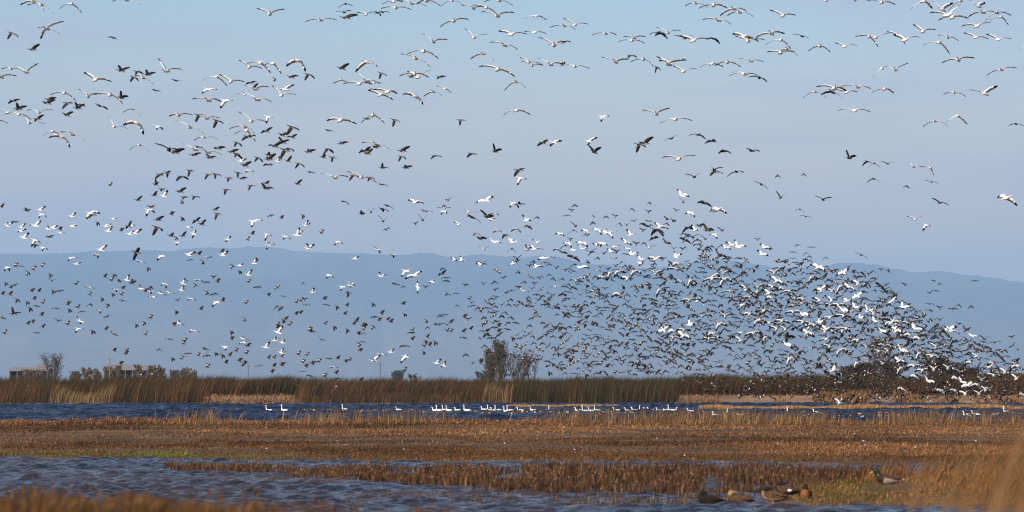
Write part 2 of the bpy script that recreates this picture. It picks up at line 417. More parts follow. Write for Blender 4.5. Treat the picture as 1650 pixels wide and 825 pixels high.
def reeds():
    n = 105000
    px = rng.uniform(-90, 1740, n)
    base_px = px
    # distance: in front of the sand only where reeds reach the water
    sand = ((px > 322) & (px < 492)) | (px > 1088)
    t = rng.random(n)
    ragged = 42 * (fbm(px * 0.03, t * 5, 77, 3) - .5) + rng.normal(0, 5, n)
    sand = ((px + ragged > 322) & (px + ragged < 492)) | (px + ragged * .4 > 1088)
    d = np.where(sand, 642 + 40 * t, 577 + 95 * t ** 0.8)
    X = (px - 825) / F * d
    zb = farbank_z(X, d)
    top = 4.0 + 0.9 * (fbm(px * 0.02, px * 0, 12, 5) - .5) + rng.normal(0, 0.28, n)
    H = np.clip(top - zb, 1.6, 5.0) * rng.uniform(0.66, 1.0, n)
    H *= np.where(d > 640, 1.0, rng.uniform(0.8, 1.0, n))
    H *= 1 - 0.75 * np.exp(-((px - 132) / 42) ** 2) * (d < 620) * rng.uniform(0.6, 1.0, n)          # shorter pale patch on the left
    H *= 1 - 0.78 * ((px > 500) & (px < 740) & (d < 612)) * rng.uniform(0.6, 1, n)
    H *= 1 - 0.55 * ((px < 60) & (d < 600)) * rng.uniform(0.4, 1, n)
    H *= np.where((px > 1088), 1.10, 1.0)
    tall = (px > 780) & (px < 1090)
    W = rng.uniform(0.035, 0.085, n)
    lean = np.stack([rng.normal(0.30, 0.14, n), rng.normal(0, 0.08, n)], 1)
    lean[tall & (d < 640), 0] *= 0.45
    P = np.stack([X, d, zb - 0.05], 1)
    col = palette(n, [RUST, BROWN, TAN, DARK, GREEN], [5, 5, 1.1, 3, 2]) * (0.55 + 0.9 * fbm(px * .06, d * .08, 43))[:, None]
    g = palette(n, [GREEN, (0.10, 0.085, 0.03), DARK, BROWN, (0.20, 0.14, 0.06)], [4, 3, 3, 2, 1])
    mix = fbm(px * 0.02, d * 0.05, 41)
    usegreen = (tall & (rng.random(n) < 0.75)) | ((mix > 0.55) & (rng.random(n) < 0.6)) | ((H + zb > 3.7) & (rng.random(n) < 0.45)) | ((px > 535) & (px < 690) & (d < 605) & (rng.random(n) < .5))
    col[usegreen] = g[usegreen]
    pale = (np.abs(px - 130) < 50) & (d < 600) & (rng.random(n) < 0.8 - np.abs(px - 130) / 110)
    col[pale] = palette(int(pale.sum()), [STRAW, TAN], [2, 2])
    pale2 = (np.abs(px - 800) < 25) & (d < 590) & (rng.random(n) < .5)
    col[pale2] = palette(int(pale2.sum()), [STRAW, TAN], [1, 2])
    parts = [('reed_bed', (px < 780), 'rusty brown wind-bent reed bed along the far shore', 'reeds'),
             ('bulrush_stand', tall, 'tall dark green and brown bulrushes standing at the water in the middle', 'bulrushes'),
             ('reed_bed', (px >= 1090), 'brown reed bed behind the pale sand at the right', 'reeds')]
    col *= np.array([.56, .57, .60])
    for nm, k, lab, cat in parts:
        k = k if nm != 'bulrush_stand' else ((px >= 780) & (px < 1090))
        tag(add(nm, blades(nm, P[k], H[k], W[k], lean[k], col[k], M_veg)), lab, cat, None, 'stuff')
    # low scrub on the sand
    n = 13700
    px = np.concatenate([rng.uniform(300, 500, 2200), rng.uniform(1085, 1740, 6500), rng.uniform(1310, 1480, 5000)])
    keep = fbm(px * 0.04, px * 0 + 5, 17) + rng.normal(0, .05, n) > 0.5
    d = rng.uniform(577, 645, n)
    keep = keep | (d > 634)
    px, d = px[keep], d[keep]; n = len(px)
    X = (px - 825) / F * d
    P = np.stack([X, d, farbank_z(X, d) - .03], 1)
    H = rng.uniform(0.12, 0.5, n) * (1 + 1.3 * ((px > 1320) & (px < 1470)))
    tag(add('bank_grass', blades('bank_grass', P, H, rng.uniform(.06, .14, n), rng.normal(0.1, .3, (n, 2)), palette(n, [BROWN, DARK, TAN, RUST], [3, 2, 2, 2]), M_veg)),
        'sparse low dry scrub on the pale sandy bank', 'scrub', None, 'stuff')
reeds()

def spit_grass():
    for (px0, px1, d, w, lab, n) in ((818, 995, 478, 7, 'short straw grass on the thin spit behind the swimming geese', 2600), (1128, 1755, 428, 8, 'short orange grass on the long thin spit at the right', 9000)):
        x = rng.uniform(gx(px0, d), gx(px1, d), n); y = d + rng.uniform(-w / 2, w / 2, n)
        P = np.stack([x, y, np.full(n, 0.12)], 1)
        H = rng.uniform(0.15, 0.45, n) * (0.6 + 0.8 * vnoise(x * .4, y * 0, 3))
        tag(add('spit_grass', blades('spit_grass', P, H, rng.uniform(.03, .08, n), rng.normal(0.1, .25, (n, 2)), palette(n, [(0.62, 0.38, 0.16), TAN, RUST, GOLD], [4, 3, 1, 2]), M_veg)), lab, 'grass', None, 'stuff')
spit_grass()

def island_grass():
    n = 210000
    y = np.concatenate([rng.uniform(126, 165, n // 2), rng.uniform(165, 248, n - n // 2)])
    px = rng.uniform(-40, 1690, n)
    x = (px - 825) / F * y
    near = island_edge_near(x)
    den = fbm(x * 0.22, y * 0.07, 61, 5)
    bare = (den < 0.46) & (y < 205) & (y > near + 9)
    leftbare = (px < 360) & (y > 150) & (y < 200) & (fbm(x * .15, y * .06, 65) > .42)
    keep = (y > near + 0.25) & (~(bare & (rng.random(n) < 0.72))) & (~(leftbare & (rng.random(n) < 0.75)))
    x, y, px, den, near = x[keep], y[keep], px[keep], den[keep], near[keep]
    n = len(x)
    z = island_z(x, y)
    H = rng.gamma(3, 0.011, n) * (0.5 + 1.2 * den)
    crest = np.clip((y - 222) / 15, 0, 1)
    tall = crest * (0.08 + 0.40 * np.clip(fbm(px * 0.015, y * 0.02, 71) * 1.9 - 0.6, 0, 1)) * rng.random(n)
    H = H + tall
    clump = (fbm(x * .8, y * .5, 81) > .62)
    H[clump] *= 1.3
    W = np.clip(y / 3600, 0.02, 0.06) * rng.uniform(.5, 1.2, n)
    c = palette(n, [BROWN, (0.26, 0.15, 0.075), RUST, TAN, DARK], [4, 4, 3, 2.2, 2], .3)
    hue = fbm(x * 0.09, y * 0.035, 91, 4)
    c *= (0.45 + 1.25 * np.clip((hue - .3) * 2.2, 0, 1))[:, None]
    edge = np.clip(1 - (y - near) / 14, 0, 1) * (rng.random(n) < .75)
    e = edge > .15
    c[e] = palette(int(e.sum()), [(0.11, 0.06, 0.025), (0.16, 0.075, 0.03), (0.10, 0.09, 0.03), BROWN], [3, 3, 2, 2])
    gr = ((np.abs(px - 262) < 62) & (y - near < 11) & (y - near > 1.5) & (rng.random(n) < .85 - np.abs(px - 262) / 90)) | ((px < 480) & (y - near < 7) & (rng.random(n) < .3))
    c[gr] = palette(int(gr.sum()), [(0.13, 0.22, 0.03), (0.2, 0.24, 0.06)], [2, 1])
    cr = crest * rng.random(n) > .35
    c[cr] = palette(int(cr.sum()), [(0.36, 0.21, 0.09), TAN, RUST, BROWN], [4, 2, 2, 2])
    lean = np.stack([rng.normal(0.25, 0.45, n), rng.normal(0, 0.3, n)], 1)
    P = np.stack([x, y, z - 0.01], 1)
    tag(add('marsh_grass', blades('marsh_grass', P, H, W, lean, np.clip(c * np.array([.98, .93, 1.02]), .004, .8), M_veg)), 'short brown dead grass covering the long marsh island', 'grass', None, 'stuff')
    # taller thin weeds on the channel edge of the island
    n = 2600
    cx = np.concatenate([rng.normal(v, s, k) for v, s, k in ((540, 40, 250), (330, 30, 160), (660, 40, 200), (940, 45, 330), (1080, 60, 500), (1180, 40, 420), (1290, 35, 260), (1480, 40, 300), (1600, 40, 180))])
    n = len(cx); y = rng.uniform(226, 240, n); x = (cx - 825) / F * y
    P = np.stack([x, y, island_z(x, y)], 1)
    tag(add('edge_weeds', blades('edge_weeds', P, rng.uniform(.3, .95, n), np.full(n, .035), rng.normal(0.12, .25, (n, 2)), palette(n, [BROWN, TAN, (0.2, 0.14, .09)], [3, 1, 3]), M_veg)),
        'thin upright dead weeds on the channel edge of the marsh island', 'weeds', None, 'stuff')
    # white down feathers on the mud
    n = 45
    x = rng.uniform(-18, 20, n); y = rng.uniform(130, 225, n); k = y > island_edge_near(x) + 1
    x, y = x[k], y[k]; n = len(x)
    P = np.stack([x, y, island_z(x, y) + .05], 1)
    tag(add('shed_feathers', blades('shed_feathers', P, rng.uniform(.02, .05, n), rng.uniform(.03, .08, n), rng.normal(0, .8, (n, 2)), np.full((n, 3), .7), M_veg)),
        'tiny white shed feathers scattered over the brown marsh grass', 'feathers', None, 'stuff')
island_grass()

def tuft_strip():
    """dead stems standing in the pool between the two waters"""
    n = 44000
    px = np.concatenate([rng.uniform(265, 560, 7200), rng.uniform(540, 860, 12500), rng.uniform(840, 1460, n - 19700)])
    u = rng.random(n)
    ytop = np.interp(px, [265, 400, 560, 700, 860, 1460], [752, 755, 759, 759, 757, 758])
    ybot = np.interp(px, [265, 330, 560, 700, 800, 960, 1120, 1460], [757, 766, 775, 786, 795, 799, 798, 801])
    py = ytop + (ybot - ytop) * u
    d = EYE * F / (py - HY)
    x = (px - 825) / F * d
    cl = fbm(x * 1.1, d * 0.55, 101, 4)
    dens = np.interp(px, [265, 330, 560, 860, 1460], [0.56, 0.52, 0.51, 0.46, 0.45])
    keep = cl + rng.normal(0, .035, n) > dens
    x, d, px, cl = x[keep], d[keep], px[keep], cl[keep]; n = len(x)
    P = np.stack([x, d, np.full(n, -0.05)], 1)
    H = rng.uniform(0.10, 0.31, n) * np.interp(px, [265, 560, 760, 1460], [.75, .8, 1, 1.05]) * (0.6 + cl)
    c = palette(n, [(0.20, 0.11, 0.06), BROWN, DARK, TAN, RUST], [4, 4, 6, .6, 1], .35) * np.array([.72, .70, .85])
    tag(add('flooded_stems', blades('flooded_stems', P, H, rng.uniform(.014, .034, n), rng.normal(0.06, .16, (n, 2)), c, M_veg)), 'dense dead stems standing in the pool in front of the marsh island', 'dead stems', None, 'stuff')
    n2 = 5200; px2 = rng.uniform(560, 1290, n2); d2 = EYE * F / (rng.uniform(792, 818, n2) - HY); x2 = (px2 - 825) / F * d2
    k2 = fbm(x2 * 1.1, d2 * .7, 105, 3) + .0004 * (px2 - 900) > .56; k2 &= ~((px2 > 1215) | ((px2 > 1120) & (d2 < 82.5))); x2, d2 = x2[k2], d2[k2]; n2 = len(x2)
    tag(add('pool_stubble', blades('pool_stubble', np.stack([x2, d2, np.full(n2, -.05)], 1), rng.uniform(.08, .2, n2), rng.uniform(.012, .026, n2), rng.normal(0, .25, (n2, 2)), palette(n2, [BROWN, DARK, RUST], [3, 4, 1]), M_veg)), 'thin dark stubble breaking the near pool, centre and right', 'dead stems', None, 'stuff')
    # seed heads
    k = rng.random(n) < .05; m_ = int(k.sum())
    P2 = P[k].copy(); P2[:, 2] += H[k] * .9
    tag(add('seed_heads', blades('seed_heads', P2, rng.uniform(.03, .06, m_), rng.uniform(.03, .05, m_), rng.normal(0.1, .3, (m_, 2)), palette(m_, [(0.26, .18, .12), (0.2, .14, .09)], [1, 1]), M_veg)), 'small pale seed heads on the flooded stems', 'seed heads', None, 'stuff')
    # a few loose stems nearer, round the resting ducks
    n = 1500
    px = rng.normal(1100, 120, n); d = rng.uniform(80.5, 90, n)
    px = np.clip(px, 700, 1290); x = (px - 825) / F * d
    k = (fbm(x * 1.3, d, 109) > .52) & ~((px > 1115) & (d < 83.5)); x, d = x[k], d[k]; n = len(x)
    P = np.stack([x, d, np.full(n, -.05)], 1)
    tag(add('stubble', blades('stubble', P, rng.uniform(.1, .24, n), rng.uniform(.01, .022, n), rng.normal(0, .2, (n, 2)), palette(n, [BROWN, DARK, TAN], [3, 3, 1]), M_veg)), 'sparse broken stems in the water around the resting ducks', 'dead stems', None, 'stuff')
tuft_strip()

def bank_grass_near():
    n = 26000
    x = rng.uniform(4.6, 14.5, n); d = rng.uniform(79.5, 97.5, n)
    z = rb_z(x, d)
    den = fbm(x * .9, d * .5, 131)
    duckspot = (x < 5.9) | (x > 7.0) & (x < 8.3) & (d < 92)
    k = (z > .02) & ((den > .42) | (rng.random(n) < .4))
    x, d, z, den, duckspot = x[k], d[k], z[k], den[k], duckspot[k]; n = len(x)
    px = 825 + x / d * F
    H = rng.uniform(.03, .11, n) * (.6 + den) + np.where(x > 9, rng.gamma(2, .05, n), 0)
    H = np.where(duckspot, H * .5, H)
    c = palette(n, [(0.28, .16, .07), RUST, BROWN, TAN], [4, 2, 3, 2])
    g = ((px > 1290) & (px < 1440) & (fbm(x * 1.2, d * .6, 137) > .46) & (rng.random(n) < .7))
    c[g] = palette(int(g.sum()), [(0.11, .10, .03), (.17, .14, .05)], [1, 1])
    lean = np.stack([rng.normal(0.3, .5, n), rng.normal(0, .3, n)], 1)
    tag(add('bank_turf', blades('bank_turf', np.stack([x, d, z - .01], 1), H, rng.uniform(.012, .028, n), lean, c, M_veg)), 'matted orange-brown and green grass on the drake\'s bank', 'grass', None, 'stuff')
    # taller rank grass on the right end of the bank
    n = 5000
    x = rng.uniform(7.6, 14.5, n) ; d = rng.uniform(80, 96, n); z = rb_z(x, d)
    k = (z > .05) & (fbm(x * .9, d * .5, 151) > .5) & ~((x < 8.6) & (d < 93)); x, d, z = x[k], d[k], z[k]; n = len(x)
    tag(add('rank_grass', blades('rank_grass', np.stack([x, d, z], 1), rng.uniform(.15, .5, n), rng.uniform(.012, .03, n), np.stack([rng.normal(.5, .3, n), rng.normal(0, .2, n)], 1), palette(n, [(0.26, .15, .07), (0.2, .12, .06), BROWN, RUST], [3, 3, 3, 2]), M_veg)), 'rank dry grass at the right end of the bank', 'grass', None, 'stuff')
bank_grass_near()

def near_grass():
    n = 5200
    px = np.where(rng.random(n) < .72, rng.uniform(-60, 420, n), rng.uniform(200, 760, n))
    d = rng.uniform(27, 40, n); x = (px - 825) / F * d
    z = np.full(n, .55)
    topz = EYE - (np.interp(px, [-60, 0, 60, 150, 220, 330, 420, 600, 760], [797, 795, 792, 800, 799, 811, 816, 820, 832]) - HY) / F * d
    cl = fbm(px * .022, px * 0, 161, 4)
    H = topz - z - rng.gamma(1.3, .10, n) + (cl - .5) * .16 + .03 + np.where(rng.random(n) < .10, rng.uniform(0, .14, n), 0)
    k = (px < 380) | (cl > .46)
    P = np.stack([x, d, z], 1)[k]; H = H[k]; n = len(H)
    c = palette(n, [(0.22, .12, .05), (0.28, .16, .07), BROWN, DARK, RUST], [3, 1, 4, 5, 3])
    c = c * .62
    tag(add('foreground_grass', blades('foreground_grass', P, H, rng.uniform(.008, .02, n), rng.normal(.12, .16, (n, 2)), c, M_veg)), 'blurred brown grass along the bottom left edge of the view', 'grass', None, 'stuff')
    m_ = n // 3
    idx = rng.choice(n, m_, replace=False)
    P2 = P[idx].copy(); P2[:, 2] += H[idx] * .93
    tag(add('grass_heads', blades('grass_heads', P2, rng.uniform(.03, .07, m_), rng.uniform(.01, .022, m_), rng.normal(.2, .3, (m_, 2)), palette(m_, [(0.13, .07, .035), (0.20, .11, .05)], [2, 1]), M_veg)), 'blurred brown seed heads above the bottom left grass', 'seed heads', None, 'stuff')
near_grass()

def blurred_plume():
    """wind-bent reeds very close to the camera at the right, thrown out of focus"""
    n = 150
    d = rng.uniform(13, 20, n)
    u = rng.random(n) ** 0.7
    px = 1425 + 330 * u + rng.normal(0, 22, n); px[:45] = rng.uniform(1570, 1720, 45)
    x = (px - 825) / F * d
    z0 = np.full(n, .6)
    toppy = np.interp(px, [1390, 1450, 1520, 1580, 1640, 1740], [785, 725, 665, 615, 575, 560]) + rng.normal(0, 38, n)
    topz = EYE - (toppy - HY) / F * d
    H = np.clip(topz - z0, .5, 2.2)
    lean = np.stack([np.clip(rng.normal(.22, .07, n), 0, .5), rng.normal(0, .1, n)], 1)
    P = np.stack([x - lean[:, 0] * H * .5, d, z0], 1)
    tag(add('near_reeds', blades('near_reeds', P, H, rng.uniform(.004, .010, n), lean, palette(n, [(0.30, .19, .11), (0.24, .15, .08), RUST], [3, 3, 1]), M_veg, .3)), 'out-of-focus orange reeds leaning across the lower right corner', 'reeds', None, 'stuff')
blurred_plume()

# ------------------------------------------------------------------ trees, shrubs, barns, poles beyond the reeds
M_bark = mat('bark', (0.09, 0.07, 0.06), .9, .1, .3, 3)
def tube(V, Fc, pts, rad, sides=6):
    """append a tapered tube to V, Fc"""
    base = len(V)
    for i, p in enumerate(pts):
        p = Vector(p)
        t = (Vector(pts[min(i + 1, len(pts) - 1)]) - Vector(pts[max(i - 1, 0)])).normalized()
        a = t.cross(Vector((0, 1, 0.01))).normalized(); b = t.cross(a)
        for k in range(sides):
            q = p + (a * math.cos(k * 2 * math.pi / sides) + b * math.sin(k * 2 * math.pi / sides)) * rad[i]
            V.append(q)
    for i in range(len(pts) - 1):
        for k in range(sides):
            k2 = (k + 1) % sides
            Fc.append((base + i * sides + k, base + i * sides + k2, base + (i + 1) * sides + k2, base + (i + 1) * sides + k))

def tree(name, px, py_top, d, width, label, cat, nleaf=900, cols=((0.10, 0.08, 0.055), (0.13, 0.10, 0.08), (0.06, 0.06, 0.04)), twigs=60, group=None, dens=1.0, low=0.05, leafsize=.22, shape=1.0):
    top = EYE - (py_top - HY) / F * d
    root = add(name, None, None, ((px - 825) / F * d, d, 0.5))
    tag(root, label, cat, group)
    h = top - 0.5
    V, Fc = [], []
    rr = random.Random(int(px * 7 + py_top))
    stems = 1 if width < h * .35 else rr.choice([2, 3])
    ends = []
    for s in range(stems):
        bx = rr.uniform(-.1, .1) * width; tx = (s - (stems - 1) / 2) * width * .28 + rr.uniform(-.1, .1) * width
        pts = [(bx + (tx - bx) * t + rr.uniform(-.02, .02) * width, rr.uniform(-.02, .02) * width, h * .92 * t * (1 if s == 0 else .9)) for t in (0, .2, .4, .6, .8, 1)]
        r0 = max(.12, h * .022)
        tube(V, Fc, pts, [r0 * (1 - .85 * t) for t in (0, .2, .4, .6, .8, 1)])
        for k in range(twigs // stems):
            t = rr.uniform(.12, .98); i = min(4, int(t * 5)); f = t * 5 - i
            p = Vector(pts[i]).lerp(Vector(pts[i + 1]), f)
            a = rr.uniform(0, 6.28); L = width * .5 * rr.uniform(.3, 1) * (1 - .55 * t ** 2)
            e = p + Vector((math.cos(a) * L * .8, math.sin(a) * L * .8, L * rr.uniform(.9, 2.6)))
            if e.z > h: e.z = h - rr.uniform(0, .1) * h
            mid = p.lerp(e, .5) + Vector((0, 0, -L * .1))
            tube(V, Fc, [p, mid, e], [r0 * .28, r0 * .17, r0 * .05], 4)
            ends.append((p, e))
    add('trunk', make_mesh('trunk', V, Fc, [M_bark]), root)
    n = int(nleaf * dens)
    P = np.zeros((n, 3))
    for k in range(n):
        p, e = rr.choice(ends)
        q = p.lerp(e, rr.uniform(.3, 1.1))
        P[k] = (q.x + rr.gauss(0, width * .055), q.y + rr.gauss(0, width * .055), min(h, max(low * h, q.z + rr.gauss(0, width * .05))))
    m_ = blades('crown', P, rng.uniform(.5, 1.3, n) * leafsize * 1.6, rng.uniform(.5, 1.2, n) * leafsize, rng.normal(0, .7, (n, 2)), palette(n, cols, [1] * len(cols), .35), M_veg)
    add('crown', m_, root)
    return root

tg = 'bare winter trees standing behind the reeds'
tree('bare_tree', 790, 562, 1000, 4.5, 'narrow bare tree behind the reeds, left of the middle tree clump', 'tree', 1500, twigs=90, group=tg, leafsize=.22)
tree('bare_tree', 806, 549, 1010, 6.0, 'tallest bare tree in the clump behind the bulrushes', 'tree', 1700, twigs=110, group=tg, leafsize=.22)
tree('bare_tree', 834, 564, 1040, 7.5, 'thin twiggy tree in the middle of the clump behind the bulrushes', 'tree', 600, twigs=90, group=tg)
tree('bare_tree', 853, 570, 1030, 5, 'slim bare tree at the right end of the middle clump', 'tree', 220, twigs=60, group=tg)
tree('bare_tree', 86, 570, 1250, 8, 'grey bare tree beside the long barn at the far left', 'tree', 700, twigs=80, group=tg)
tree('bare_tree', 1420, 541, 900, 8, 'pale twiggy tree rising behind the densest part of the flock', 'tree', 600, cols=((0.22, .16, .13), (0.16, .12, .10)), twigs=90, group=tg)
sg = 'shrubs and small trees beyond the reeds'
bush = ((0.15, .115, .085), (0.10, .085, .06), (0.2, .15, .11))
for px, py, w, d, lab in ((122, 600, 4, 1240, 'low brown shrub just right of the grey bare tree'), (141, 594, 4, 1240, 'brown shrub between the barn and the pale-roofed shed'), (157, 595, 3, 1230, 'small pointed shrub left of the pale-roofed shed'),
                     (176, 593, 4, 1220, 'round shrub hiding the left end of the pale-roofed shed'), (189, 591, 4, 1220, 'dark shrub in front of the pale shed roof'), (222, 589, 3, 1220, 'slim shrub in front of the right part of the shed roof'),
                     (246, 590, 5, 1230, 'dense dark shrub at the right end of the pale-roofed shed'), (261, 592, 4, 1230, 'dark shrub second to the right of the pale-roofed shed'), (281, 597, 3, 1230, 'small shrub in the row right of the shed'),
                     (295, 595, 4, 1235, 'shrub second from the right in the row right of the shed'), (310, 597, 4, 1230, 'last shrub in the row right of the shed'), (55, 598, 9, 1200, 'low brown scrub in front of the long barn')):
    tree('shrub', px, py, d, w, lab, 'shrub', 480, bush, 44, sg, leafsize=.38, low=.0)
blue = ((0.05, .07, .07), (0.07, .09, .08))
tree('shrub', 640, 600, 2300, 8, 'small round bluish tree on the skyline beside the utility pole', 'tree', 900, blue, 30, sg, leafsize=.7, low=0)
tree('shrub', 668, 604, 1400, 4, 'tiny green bush on the skyline right of the bluish tree', 'shrub', 400, ((0.07, .07, .03),), 20, sg, leafsize=.3, low=0)
tree('shrub', 776, 600, 1300, 5, 'small grey bush at the left foot of the middle tree clump', 'shrub', 400, blue, 20, sg, leafsize=.3, low=0)
for px, py, w, lab in ((1372, 594, 6, 'dark shrub at the left of the mass behind the flock'), (1400, 588, 6, 'dark shrub in front of the pale twiggy tree'), (1436, 586, 6, 'broad dark shrub right of the pale twiggy tree'),
                       (1508, 578, 7, 'tallest dark shrub behind the flock at the right'), (1533, 587, 7, 'dark shrub right of the tallest one'), (1556, 596, 6, 'lower dark shrub near the right end of the mass')):
    tree('shrub', px, py, 880, w, lab, 'shrub', 700, ((0.07, .05, .035), (0.035, .03, .02), (0.10, .07, .045)), 60, 'dark shrubs behind the dense flock', leafsize=.36, low=0)
tree('shrub', 1618, 606, 700, 13, 'rusty brown bush at the right edge of the reed bed', 'shrub', 1600, ((0.16, .10, .05), (0.11, .07, .04)), 50, sg, leafsize=.3, low=0)

M_roof = mat('pale_metal_roof', (0.24, 0.21, 0.20), .6, .3, .12, .4)
M_wall = mat('dark_barn_boards', (0.035, 0.035, 0.04), .9, .1, .3, .5)
M_post = mat('weathered_post', (0.16, 0.14, 0.12), .9, .1, .2, 2)
def box(V, Fc, x0, x1, y0, y1, z0, z1):
    b = len(V)
    V += [(x0, y0, z0), (x1, y0, z0), (x1, y1, z0), (x0, y1, z0), (x0, y0, z1), (x1, y0, z1), (x1, y1, z1), (x0, y1, z1)]
    Fc += [(b, b + 3, b + 2, b + 1), (b + 4, b + 5, b + 6, b + 7), (b, b + 1, b + 5, b + 4), (b + 1, b + 2, b + 6, b + 5), (b + 2, b + 3, b + 7, b + 6), (b + 3, b, b + 4, b + 7)]
def barn(px0, px1, py_ridge, py_eave, d, label, depth=14, posts=6):
    s = d / F
    x0, x1 = (px0 - 825) * s, (px1 - 825) * s
    w = x1 - x0
    root = add('barn', None, None, ((x0 + x1) / 2, d, .4)); tag(root, label, 'barn')
    zr = EYE - (py_ridge - HY) * s - .4; ze = EYE - (py_eave - HY) * s - .4
    V, Fc = [], []
    box(V, Fc, -w / 2 + .4, w / 2 - .4, 1.2, depth, 0, ze - .15)
    add('wall', make_mesh('wall', V, Fc, [M_wall], smooth=False), root)
    V = [(-w / 2, -.6, ze), (w / 2, -.6, ze), (w / 2 - .2, depth / 2, zr), (-w / 2 + .2, depth / 2, zr), (-w / 2, depth + .6, ze), (w / 2, depth + .6, ze)]
    V += [(a, b, c - .18) for a, b, c in V]
    Fc = [(0, 1, 2, 3), (3, 2, 5, 4), (6, 9, 8, 7), (9, 10, 11, 8), (0, 6, 7, 1), (4, 5, 11, 10), (0, 3, 9, 6), (3, 4, 10, 9), (1, 7, 8, 2), (2, 8, 11, 5)]
    add('roof', make_mesh('roof', V, Fc, [M_roof], smooth=False), root)
    V, Fc = [], []; box(V, Fc, -.12, .12, -.12, .12, 0, ze - .2)
    pm = make_mesh('post', V, Fc, [M_post], smooth=False)
    for k in range(posts):
        add('post', pm, root, (-w / 2 + .5 + (w - 1) * k / (posts - 1), -.2, 0))
barn(13, 79, 591.5, 597.0, 1300, 'long low barn with pale roof and dark open front at the far left')
barn(165, 239, 587.5, 595.5, 1280, 'pale-roofed open shed among shrubs at the left', posts=7)
barn(58, 80, 586.5, 590.0, 1340, 'small dark-roofed building behind the long barn', 8, 3)

def pole(px, py, d, label):
    h = EYE - (py - HY) / F * d - .4
    root = add('utility_pole', None, None, ((px - 825) / F * d, d, .4)); tag(root, label, 'utility pole', 'utility poles on the skyline')
    V, Fc = [], []; tube(V, Fc, [(0, 0, 0), (0, 0, h)], [.2, .13], 8)
    add('post', make_mesh('post', V, Fc, [M_post]), root)
    V, Fc = [], []; box(V, Fc, -1.1, 1.1, -.07, .07, h - .9, h - .72)
    add('crossarm', make_mesh('crossarm', V, Fc, [M_post], smooth=False), root)
pole(177, 575, 1200, 'utility pole standing beside the pale-roofed shed')
pole(400, 587, 1500, 'utility pole on the skyline right of the shrub row')
pole(613, 583, 1400, 'utility pole left of the small bluish tree')
pole(1012, 585, 1500, 'utility pole behind the tall bulrushes')

# ------------------------------------------------------------------ birds
M_white = mat('white_plumage', (0.86, 0.85, 0.82), .8, .15)
M_black = mat('black_primaries', (0.010, 0.009, 0.010), .7, .2)
M_pink = mat('pink_bill', (0.55, 0.22, 0.14), .6, .3)
M_brown = mat('brown_plumage', (0.045, 0.034, 0.026), .85, .15, .25, 6)
M_dark = mat('dark_plumage', (0.018, 0.014, 0.012), .85, .15, .2, 6)
M_vent = mat('pale_vent', (0.62, 0.58, 0.52), .85, .1)
M_wingb = mat('brown_wing', (0.055, 0.043, 0.035), .85, .15, .25, 6)
M_duckb = mat('duck_brown', (0.060, 0.040, 0.027), .85, .15, .3, 9)
M_duckw = mat('duck_wing', (0.052, 0.038, 0.029), .85, .15, .3, 9)
M_belly = mat('duck_belly', (0.36, 0.30, 0.25), .85, .1)
M_head = mat('duck_head', (0.06, 0.035, 0.025), .8, .2)
M_bar = mat('white_wing_bar', (0.6, 0.57, 0.52), .8, .1)

def loft(V, Fc, Fm, path, h, up, sides, matf):
    """path: list of (along, height, halfwidth, halfheight); h heading, up unit vectors. one continuous skin"""
    side = h.cross(up).normalized()
    n = len(path)
    base = len(V)
    tang = []
    for i in range(n):
        a = path[min(i + 1, n - 1)]; b = path[max(i - 1, 0)]
        t = Vector((a[0] - b[0], a[1] - b[1])); t.normalize(); tang.append(t)
    for i, (s, z, w, hh) in enumerate(path):
        c = h * s + up * z
        nrm = up * tang[i].x - h * tang[i].y
        for k in range(sides):
            a = 2 * math.pi * k / sides
            V.append(c + side * (w * math.cos(a)) + nrm * (hh * math.sin(a)))
    for i in range(n - 1):
        for k in range(sides):
            k2 = (k + 1) % sides
            Fc.append((base + i * sides + k, base + i * sides + k2, base + (i + 1) * sides + k2, base + (i + 1) * sides + k))
            Fm.append(matf(i, math.sin(2 * math.pi * (k + .5) / sides)))
    Fc.append(tuple(base + k for k in range(sides - 1, -1, -1))); Fm.append(matf(0, 0))
    Fc.append(tuple(base + (n - 1) * sides + k for k in range(sides))); Fm.append(matf(n - 2, 0))

GOOSE = [(-.34, .0, .03, .01), (-.25, .005, .06, .03), (-.15, 0, .088, .07), (-.02, -.005, .105, .10), (.10, 0, .092, .088), (.17, .01, .05, .05), (.25, .02, .03, .03), (.33, .025, .028, .028), (.38, .027, .034, .034), (.42, .02, .02, .022), (.46, .01, .006, .008)]
DUCK = [(-.25, 0, .015, .006), (-.18, 0, .04, .018), (-.10, 0, .06, .05), (.0, -.003, .068, .062), (.08, 0, .058, .055), (.13, .01, .03, .03), (.18, .017, .028, .028), (.215, .018, .032, .032), (.245, .01, .016, .014), (.285, .002, .012, .005)]

